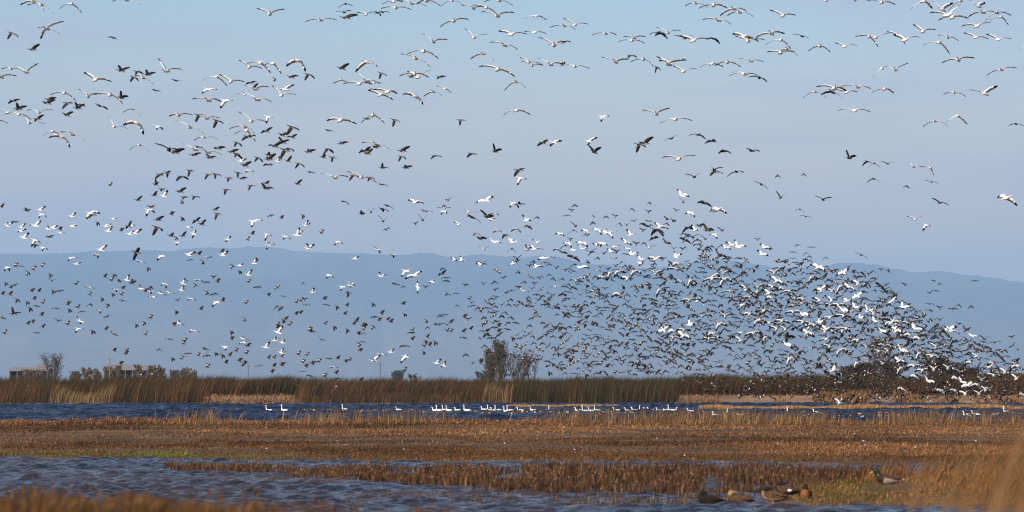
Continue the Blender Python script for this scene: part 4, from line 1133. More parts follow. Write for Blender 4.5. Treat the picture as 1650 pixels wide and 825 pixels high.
DATA = """
@0 0 5.5
300 12 wF 170 38 395 105;370 42 wF 232 42 480 130;632 35 wF 520 75 728 108;1120 0 wF 985 8 1250 52;430 260 wF 322 243 535 305;410 252 wF 338 345 563 182;105 295 dL 60 345 150 328;290 440 dL 345 385 310 400;1000 335 uH;100 608 wF 0 608 210 630;232 640 wF 115 577 335 553;8 680 wF -90 660 150 668;845 708 wF 738 627 990 717;1075 630 dL 1040 580 1138 585;1215 635 dL 1195 662 1262 662;1185 685 dL 1148 722 1215 718;1310 665 dL 1285 620 1368 630;1268 688 wF 1180 665 1365 748;1475 630 wF 1388 513 1612 608;1560 715 dL 1515 705 1600 716
@300 0 5.5
742 122 wF 618 65 878 72;1412 35 dF 1345 70 1485 58;1400 110 dF 1318 103 1468 90;1415 160 dL 1535 108 1390 150;1195 178 wF 1048 190 1340 175;1595 128 wF 1510 100 1690 105;560 595 wF 462 525 675 603;655 558 wF 525 565 755 642;770 562 wF 675 580 850 650;990 535 wQ 885 575 1045 640;265 682 wF 142 712 368 760;395 725 wF 290 650 520 720;575 735 dL 620 722 520 740;600 780 dL 630 735 650 790;610 790 wF 505 752 735 762;780 695 uD;930 685 dL 990 665 900 680;1085 660 dL 1042 710 1125 698;1380 610 dL 1435 555 1365 580;1600 550 wQ 1492 625 1700 600;1397 712 wF 1300 735 1482 752;1600 715 wF 1490 628 1720 740;1535 742 wF 1385 738 1655 740;200 795 wL 135 820 268 785;880 795 wL 948 745 822 790;1660 790 wF 1610 795 1740 800
@600 0 5.5
188 15 wF 80 35 275 10;208 70 wF 70 72 350 82;350 30 wF 230 5 485 55;480 5 wF 380 30 610 52;90 108 dF 20 120 160 112;50 115 dL 15 110 60 135;710 5 wF 605 50 815 50;893 72 wF 780 40 1010 60;1010 68 wF 885 42 1105 122;1125 5 wF 985 12 1255 50;1108 140 wF 960 95 1262 103;1450 142 wF 1342 168 1550 172;722 185 wF 592 237 858 165;540 370 wF 435 292 668 345;903 332 wF 812 242 1035 297;1230 305 wF 1112 262 1375 298;1435 288 wF 1342 275 1547 295;1170 400 wF 1038 370 1295 437;1610 400 wF 1470 322 1730 360;455 455 wF 300 478 592 515;385 518 wF 242 470 520 597;985 475 wF 865 517 1085 550;1112 615 wF 943 583 1268 673;1390 550 wF 1300 500 1520 578;1415 580 wF 1315 535 1520 575;1580 572 wF 1455 513 1700 560;80 650 dL 50 698 118 672;375 655 wF 235 670 505 680;405 685 wF 305 620 520 615;345 682 dL 380 650 320 680;600 685 dL 648 675 565 690;640 785 wF 562 755 705 822;1270 725 wF 1165 800 1365 780;20 735 wF -70 740 90 738;135 815 wF 0 790 230 822;540 812 wF 450 850 620 850
@900 0 5.5
50 228 wF -80 240 160 265;145 222 wF 38 152 265 208;420 298 wF 292 308 525 307;670 335 wF 565 325 775 320;650 360 wF 525 368 770 380;880 290 dF 800 308 975 340;910 295 dQ 850 315 960 325;970 292 wF 862 235 1090 265;1120 340 dF 1025 310 1205 310;1195 360 wF 1065 305 1340 342;1380 345 dQ 1310 345 1425 395;30 378 wF -90 400 120 367;145 588 wF 5 585 285 608;30 560 wF -90 570 70 558;503 548 wF 375 500 628 513;640 492 dL 605 515 690 512;755 525 wF 632 547 850 590;870 598 dQ 848 642 908 632;985 572 wF 868 490 1120 515;970 565 wF 880 525 1135 522;1105 635 wF 1010 572 1235 608;1358 568 wF 1245 600 1470 590;1498 550 wF 1380 578 1622 590;1215 28 wF 1115 50 1330 65;1375 45 wF 1240 70 1505 65;1552 78 wF 1425 135 1680 95;1605 108 wF 1490 132 1740 150;1415 178 wF 1272 170 1540 215;1640 655 wF 1505 672 1780 670;1640 325 wF 1538 285 1780 360
@1200 0 5.5
338 140 wF 222 80 460 128;235 295 wF 95 325 365 290;510 322 dF 420 305 578 343;318 355 wF 182 395 420 430;30 365 wF -90 310 185 348;40 340 dF -30 320 120 355;375 435 wF 290 475 475 495;320 468 wF 195 455 450 455;668 408 wF 558 450 768 460;885 412 wF 800 370 1000 400;1100 325 wF 978 320 1190 412;1160 332 wF 1030 315 1290 290;1350 308 wF 1255 272 1430 390;1418 355 wF 1320 290 1555 325;1580 280 wF 1495 205 1700 258;55 542 wF -60 520 172 545;130 690 dF 30 680 210 725;8 658 wF -120 640 135 678;1218 605 wF 1140 690 1340 600;1335 620 wF 1230 578 1455 552;795 782 wF 632 762 920 800;1000 772 wF 860 762 1130 785;1240 788 wF 1125 822 1335 822;720 5 wF 600 -30 840 -20;975 0 wF 860 -30 1090 -30;1215 22 wF 1080 0 1345 35;1585 12 wF 1470 90 1680 70
@1350 0 5.5
925 85 wQ 825 5 1020 10;1090 8 wF 980 92 1190 -30;1245 55 wQ 1162 8 1310 5;968 135 wF 812 105 1102 38;1015 155 wF 890 172 1165 155;1285 108 wF 1155 140 1440 120;1410 112 wF 1300 192 1545 132;1445 150 wF 1345 188 1522 220;1235 232 wF 1095 225 1365 190;975 330 wF 885 305 1080 360;1222 332 wF 1115 282 1342 342;1420 352 wF 1318 292 1548 342;895 375 wF 748 405 1002 475;1068 530 wF 920 550 1220 508;1450 618 wF 1318 665 1592 598;1690 390 wF 1608 445 1780 380
@0 135 5.893
130 165 dL 190 147 65 178;175 240 dL 150 188 242 198;465 150 dL 532 125 440 150;450 185 dL 520 140 395 175;612 88 wF 472 100 725 158;835 118 wF 735 42 960 90;1048 105 wF 890 97 1168 185;1150 135 dQ 1137 72 1215 103;1480 65 dL 1515 75 1435 52;650 185 dL 585 235 700 175;740 235 dL 705 180 790 180;765 200 dL 800 222 740 190;635 300 dL 570 270 683 252;960 215 dL 895 193 1008 248;1262 242 wF 1160 270 1338 310;75 275 wF -40 245 190 250;372 272 wF 245 245 510 247;180 290 wF 35 285 300 338;280 372 wF 205 295 430 380;360 335 dL 410 288 310 350;-40 350 wF -120 360 75 372;1085 408 wF 1018 302 1220 428;1298 372 wQ 1170 380 1345 488;1505 405 wL 1480 440 1535 440;497 452 wF 405 497 590 495;685 478 wF 560 452 810 545;590 505 wQ 472 502 652 615;1328 580 wF 1220 632 1418 648;1605 625 dF 1465 558 1720 640
@270 135 5.893
730 105 wF 645 98 790 50;850 150 wF 700 70 998 172;845 145 wF 695 132 985 160;1080 112 wF 988 5 1225 102;385 155 wF 225 140 515 162;555 160 wL 490 225 605 155;105 298 wF 0 302 243 292;300 300 dL 255 360 358 302;368 328 wF 275 290 500 322;215 412 wF 60 347 350 480;350 508 wF 240 535 482 527;470 352 dL 425 415 513 375;795 355 wF 665 257 950 360;955 315 wL 925 375 998 318;735 410 wF 578 425 832 480;750 445 wF 625 478 840 545;765 505 dL 700 530 830 480;940 452 dL 988 408 875 460;1185 415 dL 1120 480 1228 435;1090 490 dL 1038 462 1145 455;1185 510 dL 1222 475 1125 500;1095 560 dL 1045 510 1145 520;1020 595 dL 1085 545 945 580;1120 630 dL 1060 700 1190 640;1165 620 dL 1190 640 1105 625;660 560 dL 625 595 695 598;480 615 dL 545 592 430 610;70 655 dL 155 605 30 625;20 625 dL -40 615 60 610;250 680 dL 315 650 215 665;260 625 wF 130 565 380 640;380 648 wF 270 600 520 672;400 705 dL 465 690 350 665;610 650 dL 670 615 580 640;655 665 dL 630 700 690 720;295 600 dL 340 625 260 600;700 740 wL 745 705 690 690;735 780 dL 790 730 690 750;860 705 dL 820 735 890 745;955 680 dL 960 645 975 660;965 720 dL 1018 655 915 690;1050 740 wL 1055 690 1075 700;1145 735 dL 1170 680 1160 690;965 770 dL 1010 768 900 770;1250 760 dL 1205 800 1290 795;1340 650 dL 1400 618 1320 615;1525 620 dL 1478 660 1565 665;1480 700 dL 1480 655 1490 665;1565 700 dL 1548 745 1600 700;1530 445 dL 1575 455 1490 435;1640 348 wF 1500 340 1800 375
@540 135 5.893
430 105 wF 310 52 555 145;505 80 wF 352 78 635 143;758 120 wQ 650 95 828 208;930 78 wF 855 160 1015 155;1045 45 wF 955 15 1122 130;360 298 wF 240 370 475 372;305 335 dL 255 330 345 325;565 345 dL 535 405 605 355;1190 345 dL 1172 395 1230 350;60 570 dL 120 545 40 545;385 570 wF 243 558 520 622;380 605 dL 355 590 425 580;295 640 dL 325 595 215 645;310 665 dL 350 610 265 655;640 640 dL 700 585 630 605;630 690 dL 593 735 660 715;960 685 dL 900 712 1000 695;1300 665 dL 1243 695 1335 670;1520 645 dQ 1490 575 1583 608;450 800 dL 438 757 510 797;670 800 dL 655 772 728 770
@810 135 5.893
130 255 wF 0 298 268 287;950 315 wL 918 360 1015 298;385 565 dL 420 527 320 580;490 560 wL 558 532 437 583;825 550 wL 888 502 793 575;870 650 dQ 813 603 930 587;1350 565 dL 1415 495 1290 560;1300 580 dL 1252 648 1345 600;1458 285 wF 1322 243 1588 220;1640 338 wF 1485 378 1809 350;1600 520 dF 1525 557 1685 475
@1080 135 5.893
82 715 wF -80 692 245 677;265 485 dF 172 490 345 522;390 545 dQ 328 560 440 537;520 640 dQ 455 652 590 678;775 638 dQ 710 618 862 638;1375 75 wF 1258 135 1490 135;1555 40 wF 1388 20 1690 62;1540 80 dQ 1430 95 1635 142
@1350 135 5.5
75 78 wF -40 40 185 68;145 238 wF 0 235 295 245;1030 80 wF 935 90 1142 112;1300 88 wQ 1165 48 1410 5;862 332 wF 752 380 982 375;1055 285 wF 962 348 1155 357;1580 357 dF 1510 372 1660 378;102 660 dQ 62 595 168 625;262 690 dQ 212 722 310 705;320 705 dF 272 745 378 742;442 710 dF 385 685 498 687;672 735 wF 618 690 778 740;820 745 wF 725 735 858 812
@0 265 5.893
1045 200 uU;1310 340 dL 1345 295 1290 330;1520 100 dL 1465 135 1560 85;1590 80 dL 1620 60 1570 120;1480 195 dL 1470 140 1490 160;1540 235 dL 1520 255 1590 240;1465 295 dL 1483 250 1475 270;1560 305 wL 1585 240 1570 255;1435 405 dL 1385 395 1470 390;1420 430 wL 1378 490 1450 462;1500 530 dL 1550 482 1480 500;1495 600 dL 1440 665 1520 630;1620 680 dL 1645 665 1650 690;15 405 uU;255 440 dL 232 410 288 425;385 435 wL 432 392 375 410;400 475 wL 362 508 425 500;75 585 wL 65 545 110 545;140 545 dL 105 555 190 545;205 600 wL 240 555 180 600;200 635 wL 250 610 155 640;340 585 wL 385 525 268 570;230 700 wL 270 640 205 670;460 615 wL 448 580 455 590;505 605 wL 550 575 495 580;570 620 uU;580 650 wL 615 655 545 640;470 690 dL 510 672 425 685;335 720 wL 290 775 365 745;335 765 dL 320 790 355 770;410 790 wL 395 822 435 808;685 495 wL 718 452 690 465;860 465 wL 815 512 950 450;690 590 wL 735 578 680 570;880 480 dL 835 505 900 480;925 550 uD;1080 520 wL 1115 510 1040 510;1010 590 wL 1055 560 1000 570;1040 580 wL 1060 600 1010 565;1030 635 wL 1060 600 1000 630;1225 590 dL 1238 530 1180 600;1150 630 uU;1260 585 wL 1275 575 1240 570;1235 665 wL 1270 625 1230 640;1290 660 wL 1340 605 1260 630
@220 255 5.893
505 120 dL 480 172 540 120;430 175 dL 370 210 480 210;415 320 dL 465 270 370 310;455 370 dL 430 390 490 365;430 405 uD;555 365 dL 525 392 585 372;330 535 uU;435 565 uD;685 155 dL 640 200 735 160;750 150 dL 735 195 790 170;880 190 dL 855 222 915 190;960 140 dL 950 182 990 145;1070 118 wL 1030 132 1105 130;1000 195 dL 1050 180 975 190;1085 260 dL 1055 305 1120 262;1235 240 dL 1258 212 1225 220;1230 290 dL 1178 245 1295 275;850 300 dL 825 345 885 300;1530 245 dL 1565 195 1540 210;1540 55 dL 1500 95 1585 65;570 595 dL 600 555 520 610;620 630 dL 652 575 580 610;500 655 wL 525 660 480 650;545 720 wL 560 680 515 750;330 740 uU;375 750 uD;440 740 dL 465 690 430 730;390 805 wL 370 822 415 800;750 490 dL 782 458 735 475;765 530 dL 735 582 795 530;870 775 wL 888 735 830 790;1100 720 uU;1055 775 uU;1110 600 wL 1082 655 1195 582;1275 545 uH;1375 570 uU;1580 540 uD;1240 725 wL 1210 780 1275 740;1420 745 wL 1385 768 1450 768;1530 735 wL 1535 655 1565 680;1610 640 wL 1620 585 1640 610;1265 805 wL 1240 800 1300 822
@480 255 5.893
120 135 dL 155 145 95 125;350 185 wF 208 142 485 170;530 165 dL 480 208 568 185;605 180 wF 460 120 755 230;690 185 dL 655 215 715 195;800 250 dL 760 250 845 265;440 410 dR 475 440 405 420;605 530 dQ 590 500 632 515;695 515 dF 648 462 732 465;800 480 dQ 862 515 795 510;850 450 dQ 905 490 820 450;810 600 dF 757 535 868 550;45 540 uD;220 710 uU;825 675 uA;862 662 uA;1110 420 wR 1048 380 1195 422;1210 505 dR 1165 490 1290 518;1185 590 dF 1135 525 1240 530;1115 625 uV;1430 400 uV;1390 450 uA;1395 475 wF 1322 468 1462 470;1380 505 wR 1350 525 1412 535;1525 630 wF 1478 595 1608 598;390 795 wL 340 820 410 812
@740 265 5.893
570 55 dL 508 108 615 30;585 130 wL 540 190 630 140;255 345 wR 160 352 318 292;520 365 wL 468 408 555 415;575 375 dQ 550 360 630 380;90 450 wF 45 420 185 457;120 500 dQ 205 565 65 485;270 500 dQ 195 445 320 470;330 465 wL 290 465 365 480;300 520 wL 350 515 280 530;635 535 wR 590 485 682 528;735 500 uA;650 590 dR 615 585 695 610;360 625 wQ 322 640 405 650;540 610 wQ 490 630 582 655;435 670 dQ 400 700 490 685;155 650 wQ 130 670 205 680;195 705 dQ 155 675 265 695;330 735 wR 270 695 405 742;490 720 wR 445 690 520 720;510 740 wR 440 745 592 720;740 745 wF 690 700 797 700;235 815 wF 185 770 282 765;500 800 dA;640 810 wQ 615 770 700 760;710 805 wR 670 755 800 805;1095 385 uA;1070 440 uV;1015 485 uH;1265 485 uA;1390 495 uA;1485 495 uV;1265 550 uA;1520 560 uA;1590 578 uV;1635 420 uA;1105 590 dF 1055 535 1130 555;1085 625 dA;1200 630 wR 1155 620 1240 665;1195 665 uA;955 660 wR 910 650 1000 672;1310 620 wR 1275 605 1360 660;1400 650 wR 1360 620 1470 690;1440 650 wF 1390 600 1520 628;1625 670 wR 1595 605 1680 660;1025 745 wR 995 750 1075 782;1165 745 wR 1110 735 1230 775;1170 800 wR 1120 765 1225 800;1055 715 uV;1010 770 dA;1310 770 wR 1268 738 1330 760;1350 750 wR 1330 770 1415 785;1580 740 wR 1540 690 1640 760;1600 800 wR 1555 790 1640 810;1480 785 wR 1450 780 1540 770;930 800 wQ 890 810 965 820;1080 815 wR 1060 800 1120 822
@1000 265 5.893
700 120 dF 605 85 775 72;890 50 dF 842 12 978 22;905 68 dL 835 102 965 85;1100 70 dF 1005 115 1182 75;1495 105 uA;1335 190 dF 1265 158 1405 240;1518 318 dF 1480 245 1582 272;590 300 wR 532 248 648 295;595 360 dF 548 300 625 325;270 362 uA;115 425 uA;262 452 uV;530 440 uV;665 460 wR 612 460 712 492;800 370 dQ 730 355 865 415;925 425 wR 860 415 1015 455;885 445 uH;125 540 uV;215 630 uV;270 540 dR 225 530 320 550;440 520 dF 410 485 530 540;500 540 dF 460 480 535 530;435 560 uA;370 595 wR 328 540 455 605;100 665 wF 62 605 175 632;240 580 dQ 180 562 300 620;285 575 uA;340 625 dQ 280 660 420 665;380 650 dQ 340 620 400 690;315 700 dQ 270 715 360 680;440 750 dR 395 710 480 750;270 790 wF 240 760 340 768;215 745 uA;150 755 uV;505 800 uV;640 600 dQ 580 640 680 625;705 625 wR 678 562 740 620;750 585 dQ 715 575 800 555;825 630 dR 775 570 882 610;965 630 dF 920 590 1010 605;885 665 wR 855 670 925 700;610 720 dR 562 685 670 745;640 680 dA;690 690 dV;730 715 dA;805 710 dF 755 665 835 690;620 665 dH;730 760 dR 700 775 770 765;820 785 dA;865 775 uA;740 810 dV;910 810 dV;1000 790 wR 958 752 1050 800;1050 765 wR 1000 725 1090 770;1115 785 wR 1072 722 1195 768;1300 715 uV;1365 790 wR 1332 742 1430 800;1415 800 uH;610 790 uA;590 805 uV
@1260 265 4.23
148 65 uA;280 240 dF 222 213 345 220;625 98 dF 575 125 675 133;1020 120 dF 975 107 1068 128;848 148 dF 822 165 875 165;1075 262 dF 1022 223 1142 275;122 305 dF 85 318 158 330;162 355 dF 120 347 207 365;1525 230 wR 1480 205 1605 270;1530 235 wF 1465 243 1572 215;908 375 wF 852 348 968 347;985 415 wL 950 448 1008 418;540 618 dF 492 600 590 643;110 548 uA;200 565 uH;70 598 uH;165 603 uA;20 655 uV;75 642 uH;185 625 uA;190 655 uA;160 645 uA;300 635 uA;50 685 uV;95 670 uH;118 690 uV
@0 385 5.893
960 110 wL 1010 52 935 80;925 150 wL 890 155 910 178;1300 130 dL 1315 78 1248 193;1540 165 wL 1485 198 1582 160;1330 212 wL 1300 215 1380 232;1410 275 uD;690 178 wL 642 207 730 182;730 240 wL 770 220 715 230;80 270 wL 35 302 70 305;145 260 uU;195 262 uH;400 262 uU;262 312 uD;315 292 uU;478 335 uD;495 400 uV;58 418 uD;102 465 uU;140 440 uV;25 525 uU;95 530 uU;300 498 uU;370 498 uU;505 492 uD;565 495 uH;718 430 uU;845 460 wL 800 455 890 475;850 530 uU;995 362 uU;1055 395 uU;1085 338 uD;1125 385 uD;165 573 uD;262 598 uD;325 573 uU;345 640 uH;405 610 uU;285 655 uD;130 715 dL 105 650 190 690;395 725 uU;535 660 uH;645 625 uU;735 650 uU;660 670 uD;775 690 uH;855 620 uA;970 563 uD;1020 620 uD;1160 588 uH;935 680 wL 885 660 935 705;1015 740 uS;1425 750 uU;1210 395 wL 1220 335 1180 390;1250 425 dL 1290 390 1240 380;1100 480 wL 1060 475 1090 500;1165 470 uU;1150 530 uU;1070 520 uD;1345 475 wL 1315 435 1370 500;1430 450 uD;1380 500 uU;1435 500 wL 1400 480 1415 520;1450 555 wL 1400 545 1480 545;1530 520 wL 1505 490 1570 540;1615 510 wL 1590 490 1650 520;1570 430 wL 1525 440 1560 465;770 785 wL 720 735 740 800;310 795 uU;265 808 uU;550 780 uV;640 812 uU;1365 790 uD;1298 812 uD;20 750 uS
@270 385 5.893
85 45 wL 55 85 125 38;205 155 wL 265 115 170 130;298 145 uU;210 200 uH;370 185 wF 338 140 428 165;330 210 uD;530 160 wL 570 105 505 120;515 125 uU;610 248 uD;690 255 wL 722 232 680 240;825 235 wL 840 175 850 190;685 305 uD;770 345 wL 795 285 765 310;435 365 uV;765 410 uU;850 460 uH;150 425 wL 160 370 180 390;135 490 wL 150 440 160 470;290 390 wL 265 395 320 405;262 430 uD;368 412 uH;475 410 uU;370 500 uD;440 525 uH;95 585 uV;225 570 wL 185 580 260 585;85 685 uD;318 670 uU;470 605 wL 415 638 500 590;525 588 uU;740 612 uU;728 755 uD;965 60 wL 930 100 1010 52;1340 95 wL 1310 45 1385 40;1540 345 wL 1500 372 1560 365;1290 415 uA;1040 460 uS;960 538 uU;1100 545 uH;1380 510 wL 1382 462 1418 500;1220 605 uU;1265 590 uU;1300 575 uV;1490 572 uU;1315 628 uH;1512 628 uH;1610 640 uD;1045 640 uA;1075 665 uS;1220 715 uU;1260 705 uU;1120 765 uU;1100 770 uD;105 800 wL 100 765 150 822;60 815 uU;1495 805 uU;1045 815 uU;1155 815 uU
@530 385 5.893
95 35 wL 40 60 115 45;250 190 wL 278 162 250 165;465 100 wL 415 72 470 135;610 150 wL 575 155 600 178;20 345 wL -20 350 25 365;495 355 wL 465 315 540 332;735 305 wL 678 355 788 300;815 350 wL 710 368 872 295;845 460 wR 828 405 830 520;985 410 wR 945 410 990 390;215 420 wL 168 398 230 440;130 455 wL 100 490 175 455;205 445 wL 190 460 245 445;190 515 dL 165 552 150 498;635 430 dL 595 425 665 440;710 452 uA;915 460 uV;1075 335 dL 1100 292 1030 342;1080 280 uA;1110 370 uH;1120 400 uH;1290 440 uV;1470 430 uV;1190 200 wR 1160 162 1220 200;1255 205 wR 1258 155 1285 210;1460 120 wR 1420 65 1520 58;1440 245 wR 1395 220 1495 235;1460 235 dV;1600 310 uS;1575 405 uA;1580 485 uV;1585 560 uV;1125 520 uA;1208 518 uH;1330 570 uU;1320 580 uT;1205 630 uA;1355 638 uH;1575 640 uA;80 632 uD;170 635 uU;150 715 uU;420 615 uD;705 620 uU;720 712 uD;430 742 uH;500 712 uU;475 775 uU;558 768 uU;590 790 uU;265 778 uU;345 800 uD;235 810 uU;920 770 uD;1055 728 uA;1095 722 uH;1285 745 uU;1325 765 uV;1440 690 uU;1550 700 uH;1520 690 uS;1475 745 uA;1155 795 uU;1020 808 uH;1600 790 uV;1560 800 uV;1475 810 uU
@0 500 5.893
405 160 uU;345 215 uH;42 218 uU;750 175 wL 710 210 780 175;878 195 uD;1005 182 uU;1085 230 uS;1380 230 uU;1605 275 uH;1085 385 uU;1200 385 uU;1195 415 uU;1515 370 uA;1145 510 uU;1640 455 uD;1640 140 uU;1335 628 uU;1438 622 uU
@270 500 5.893
250 195 wL 205 205 295 210;608 200 uD;610 275 uU;20 272 uH;155 295 uU;150 320 uU;545 350 wL 540 382 590 350;358 370 dL 330 345 390 380;720 270 wL 700 245 770 290;725 310 wL 672 320 740 290;760 340 dL 785 305 740 340;192 412 uH;290 430 uU;370 430 uH;460 405 uD;520 420 uD;590 430 uU;648 385 uU;745 410 uU;55 455 uD;130 460 uU;375 540 uU;555 500 uU;680 480 uU;705 500 uD;735 480 uD;865 530 uH;960 455 uU;1010 450 uU;1085 440 uU;1080 405 wL 1095 355 1110 385;935 355 wL 962 292 920 335;1020 290 wL 1020 250 1060 290;1095 310 wL 1105 275 1070 290;1055 215 wL 1085 140 1040 190;1045 165 uU;1155 150 uU;1345 195 uU;1370 205 dL 1345 155 1400 200;1335 200 uU;1585 155 uD;1460 280 uS;1240 420 uU;1320 425 uU;1010 530 uU;1085 525 uU;990 590 uU;1285 495 uU;1315 535 uU;1375 510 uU;1380 495 uH;1430 490 uU;1535 460 uH;1615 460 uU;1570 540 wL 1540 545 1615 550;1280 585 uH;1350 625 uH;1490 630 uU;1600 600 uU;1228 705 uU;1120 725 uH
@530 500 5.893
50 155 uD;175 182 uD;325 155 uU;415 148 uD;325 185 uU;280 225 uU;318 222 uH;285 315 uD;320 300 uH;295 385 uU;160 490 uU;195 475 uU;495 415 wL 450 395 540 430;430 480 wL 380 460 475 415;590 400 wL 612 360 545 395;735 445 wL 672 490 720 415;1025 505 wL 1060 455 990 500;1095 530 wL 1095 480 1055 535;725 340 dL 660 350 755 345;790 190 uU;785 215 uH;790 278 uU;935 160 uA;1010 140 uH;1050 135 uH;1125 140 uV;1120 195 uU;1155 200 uU;935 255 uU;920 290 uD;900 340 uU;955 335 uU;1010 300 uD;900 395 uD;720 570 uU;1275 205 uU;1280 260 uH;1345 180 uU;1425 262 uA;1500 200 uU;1465 200 uH;1520 242 uH;1610 200 uU;1570 165 uH;1610 150 uU;1300 420 uA;1440 490 uU;300 670 uU;60 655 uH;65 740 uU
@790 365 5.893
520 300 wR 465 325 655 290;215 355 wR 165 375 230 320;245 335 uV;255 310 dV;435 385 wR 415 340 505 380;690 250 dR 630 220 740 260;790 295 dR 730 265 855 325;955 245 dV;975 240 dA;1075 260 uV;1015 295 uA;1140 240 wR 1115 200 1200 250;1200 240 dV;1175 305 wF 1140 290 1215 300;1290 265 uH;1345 265 wR 1310 235 1415 245;1430 310 wR 1390 280 1480 320;1425 350 wR 1400 330 1450 350;1570 310 wR 1490 290 1640 290;860 390 wR 820 380 940 385;805 360 dA;920 325 uA;940 350 uV;1015 420 wF 985 400 1060 425;1045 390 uV;1190 375 uV;1250 335 uA;1280 370 uA;1340 375 uA;1365 430 wQ;1400 465 uH;1470 480 uV;1470 425 uV;1570 450 wV;1535 410 uV;1140 440 wQ;1215 430 wQ;1065 480 wQ;1110 460 uH;870 490 wQ 820 510 935 485;820 515 wH;625 570 wF 565 580 712 565;320 615 wQ 265 575 360 620;990 615 wQ 935 620 1035 650;1220 640 wQ;1300 500 wV;1610 600 wQ;65 430 uS;125 490 uV;262 430 uA;385 478 uS;320 525 uA;40 525 uA;45 600 uV;145 632 uV;200 608 uH;265 580 uV;420 545 uV;395 590 uV;480 600 uS;52 685 uV;110 748 uV;45 760 uA;170 740 uA;265 745 uV;340 755 uV;375 758 uH;360 668 uA;368 708 uA;435 648 uH;515 715 uV;515 745 uH;570 680 uT;600 655 uV;450 480 uA;490 470 uA;555 455 uA;590 490 uA;678 495 uA;625 395 uV;715 415 uV;790 425 uA;765 408 uA;520 345 uH;560 355 uA;370 375 uV;405 330 uA;740 545 uA;840 545 uA;760 595 uV;740 625 uH;855 650 uV;670 650 uS;745 685 dH;910 605 uH;905 710 uA;950 680 uV;1035 675 uV;590 780 uV;640 765 uA;720 765 uV;745 800 uV;820 770 uV;870 765 uA;935 805 uA;1030 770 uH;1070 800 uH;1110 705 uA;1165 785 uV;1100 770 uH
@1050 365 5.893
275 525 wQ;230 290 wR 205 245 290 250;250 350 wQ;235 405 wH;85 600 wQ;370 515 wQ;435 540 wQ;575 500 wH;600 465 wQ;685 445 wV;690 500 wQ;750 615 wH;885 580 wV;890 605 wA;1010 575 wV;1000 620 wH;935 672 wH;1165 445 wV;1185 520 wS;1145 575 wH;1250 590 wQ;1310 615 wH;1110 635 wS;1135 675 wQ;1360 680 wV;1435 690 wQ;1430 730 wH;1350 750 wH;1530 770 wV;1525 480 wQ;1580 390 wS;1615 595 wT;1590 705 wV;860 745 wS;1065 800 wH;360 700 wH;430 710 wV;1050 265 wR 1010 215 1110 270;1345 815 wH;650 280 dS;620 300 dS;520 215 dA;490 235 dV;850 370 dV;700 285 dH;715 410 dS;850 470 dS;980 520 dV;1380 540 dV;870 430 uA;330 130 dA
@1310 395 5.893
60 220 wS;290 260 wS;265 390 wQ;335 400 wR 285 350 405 430;95 415 wV;75 440 wV;180 440 wV;225 450 wV;270 470 wV;425 370 wV;420 485 wS;320 530 wR 290 490 395 510;175 530 wV;165 570 wH;240 570 wH;280 615 wS;405 590 wR 350 540 460 600;520 630 wR 480 550 590 600;575 655 wV;370 630 wH;385 670 wV;455 690 wR 420 655 505 685;160 690 wH;350 705 wH;290 675 wH;60 735 wR 40 680 115 720;590 720 wR 550 680 660 745;735 540 wS;855 590 wR 832 530 935 585;740 740 wS;790 750 wV;830 740 wH;975 795 wS;1305 800 wS;120 800 wS;245 795 wH;315 795 wH;650 810 wS;770 805 wS;340 210 uV;525 275 uV;570 245 uA;650 235 uV;710 235 uA;550 350 uV;695 380 uV;875 380 uV;585 425 uA;665 450 uV;790 510 dV;700 580 uV;565 565 uH;1155 345 uV;1205 365 uA;1110 455 uV;1165 435 uH;1535 340 uH;1105 560 uH;1110 620 uH;1210 600 uV;1330 605 uH;1380 565 uA;1500 580 uA;1205 715 uV;1380 750 uV;1465 805 uS;1110 700 uA;1005 735 uH;930 675 uA;845 685 uV;780 650 uV;745 685 uV;180 250 dV;180 345 dV;430 740 dH;690 540 dV;490 390 dA;1130 720 uS
@1050 500 5.893
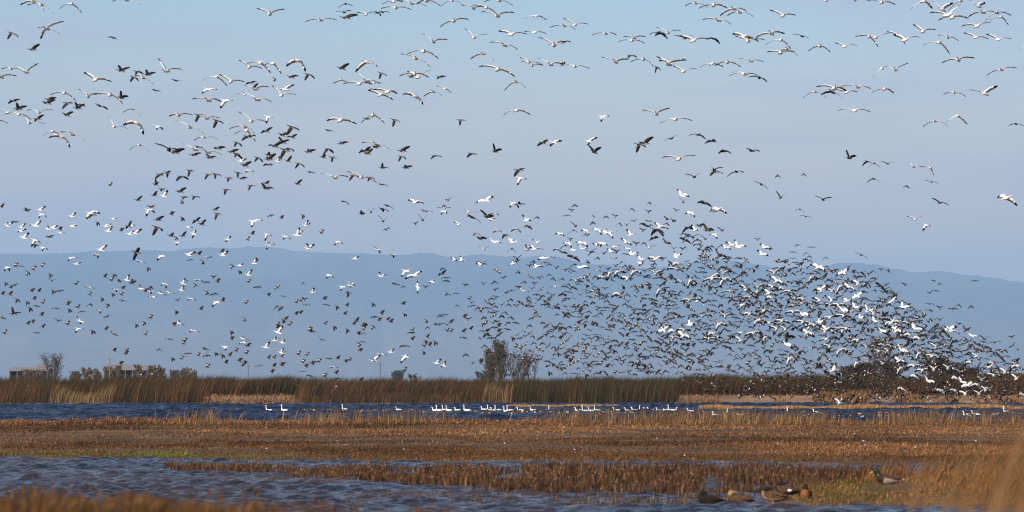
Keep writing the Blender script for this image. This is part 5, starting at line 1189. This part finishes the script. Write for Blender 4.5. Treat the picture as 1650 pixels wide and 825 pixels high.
485 55 wH;700 60 wV;1430 35 wS;1345 30 wH;930 38 wH;1045 55 wQ;1020 95 wQ;1115 120 wH;1235 105 wH;360 140 wR 340 70 410 125;640 135 wQ;205 195 wQ;310 190 wH;115 190 wS;295 245 wS;205 260 wH;585 220 wQ;545 270 wH;845 215 wL 885 200 820 240;970 220 wH;1185 180 wV;1270 185 wV;840 290 wV;1085 255 wQ;1435 115 wH;1600 110 wR 1575 60 1650 100;1490 170 wV;1545 145 wH;1475 215 wS;1280 325 wS;1365 405 wF 1285 400 1425 408;1310 460 wQ;1525 365 wF 1450 355 1600 365;770 150 dS;930 160 dF 870 148 985 188;240 230 dA;280 250 dV;1290 260 dQ 1270 210 1365 240;970 280 dV;1070 280 dV;130 265 dV;650 320 dS;1330 140 dA;1380 170 dV
@1310 520 4.853
95 75 wV;90 50 wS;105 130 wH;240 50 wQ;350 140 wH;420 190 wF 370 165 465 195;130 190 wV;215 215 wQ;415 285 wF 380 260 460 285;345 315 wQ;150 375 wS;545 75 wR 510 40 590 90;640 15 wH;650 65 wS;690 95 wV;755 95 wQ;800 50 wS;830 125 wQ;1080 65 wR 1030 20 1150 85;1240 100 wR 1190 65 1300 115;560 180 wH;585 220 wV;515 225 wH;545 320 wF 510 300 590 325;695 215 wS;730 225 wV;830 240 wQ;690 355 wQ;670 300 wS;960 195 wV;930 262 wH;790 340 wH;855 375 wH;945 370 wV;800 420 wQ;900 455 wS;700 518 wQ;1000 530 wQ;1110 530 wQ;1190 560 wV;1055 360 wV;1100 360 wH;1130 365 wQ;1230 310 wQ;1275 265 wV;1405 315 wQ;1380 345 wS;1500 390 wV;1415 415 wH;1320 450 wV;1285 485 wQ;1120 435 wQ;1165 465 wS;1210 490 wS;1350 530 wV;1385 525 wV;1300 560 wV;1590 440 wV;1600 340 wQ;205 630 wV;1640 565 wQ;350 60 dA;200 130 dV;465 120 dA;720 130 dH;690 115 dS;990 95 dS;945 165 dV;1065 125 dA;1340 130 dV;1420 155 dH;1555 115 uV;1140 15 uV;1500 215 uA;1600 215 uV;1560 295 uV;1410 245 uA;1330 150 uH;1140 215 uV;1225 205 uS;1300 215 uS;1370 200 uS;1190 50 uS;1560 185 uS;995 260 dV;1050 280 dV;1000 320 dA;1100 270 dS;1050 235 dH;870 100 dA;845 175 uH;640 50 dH
"""
flock()
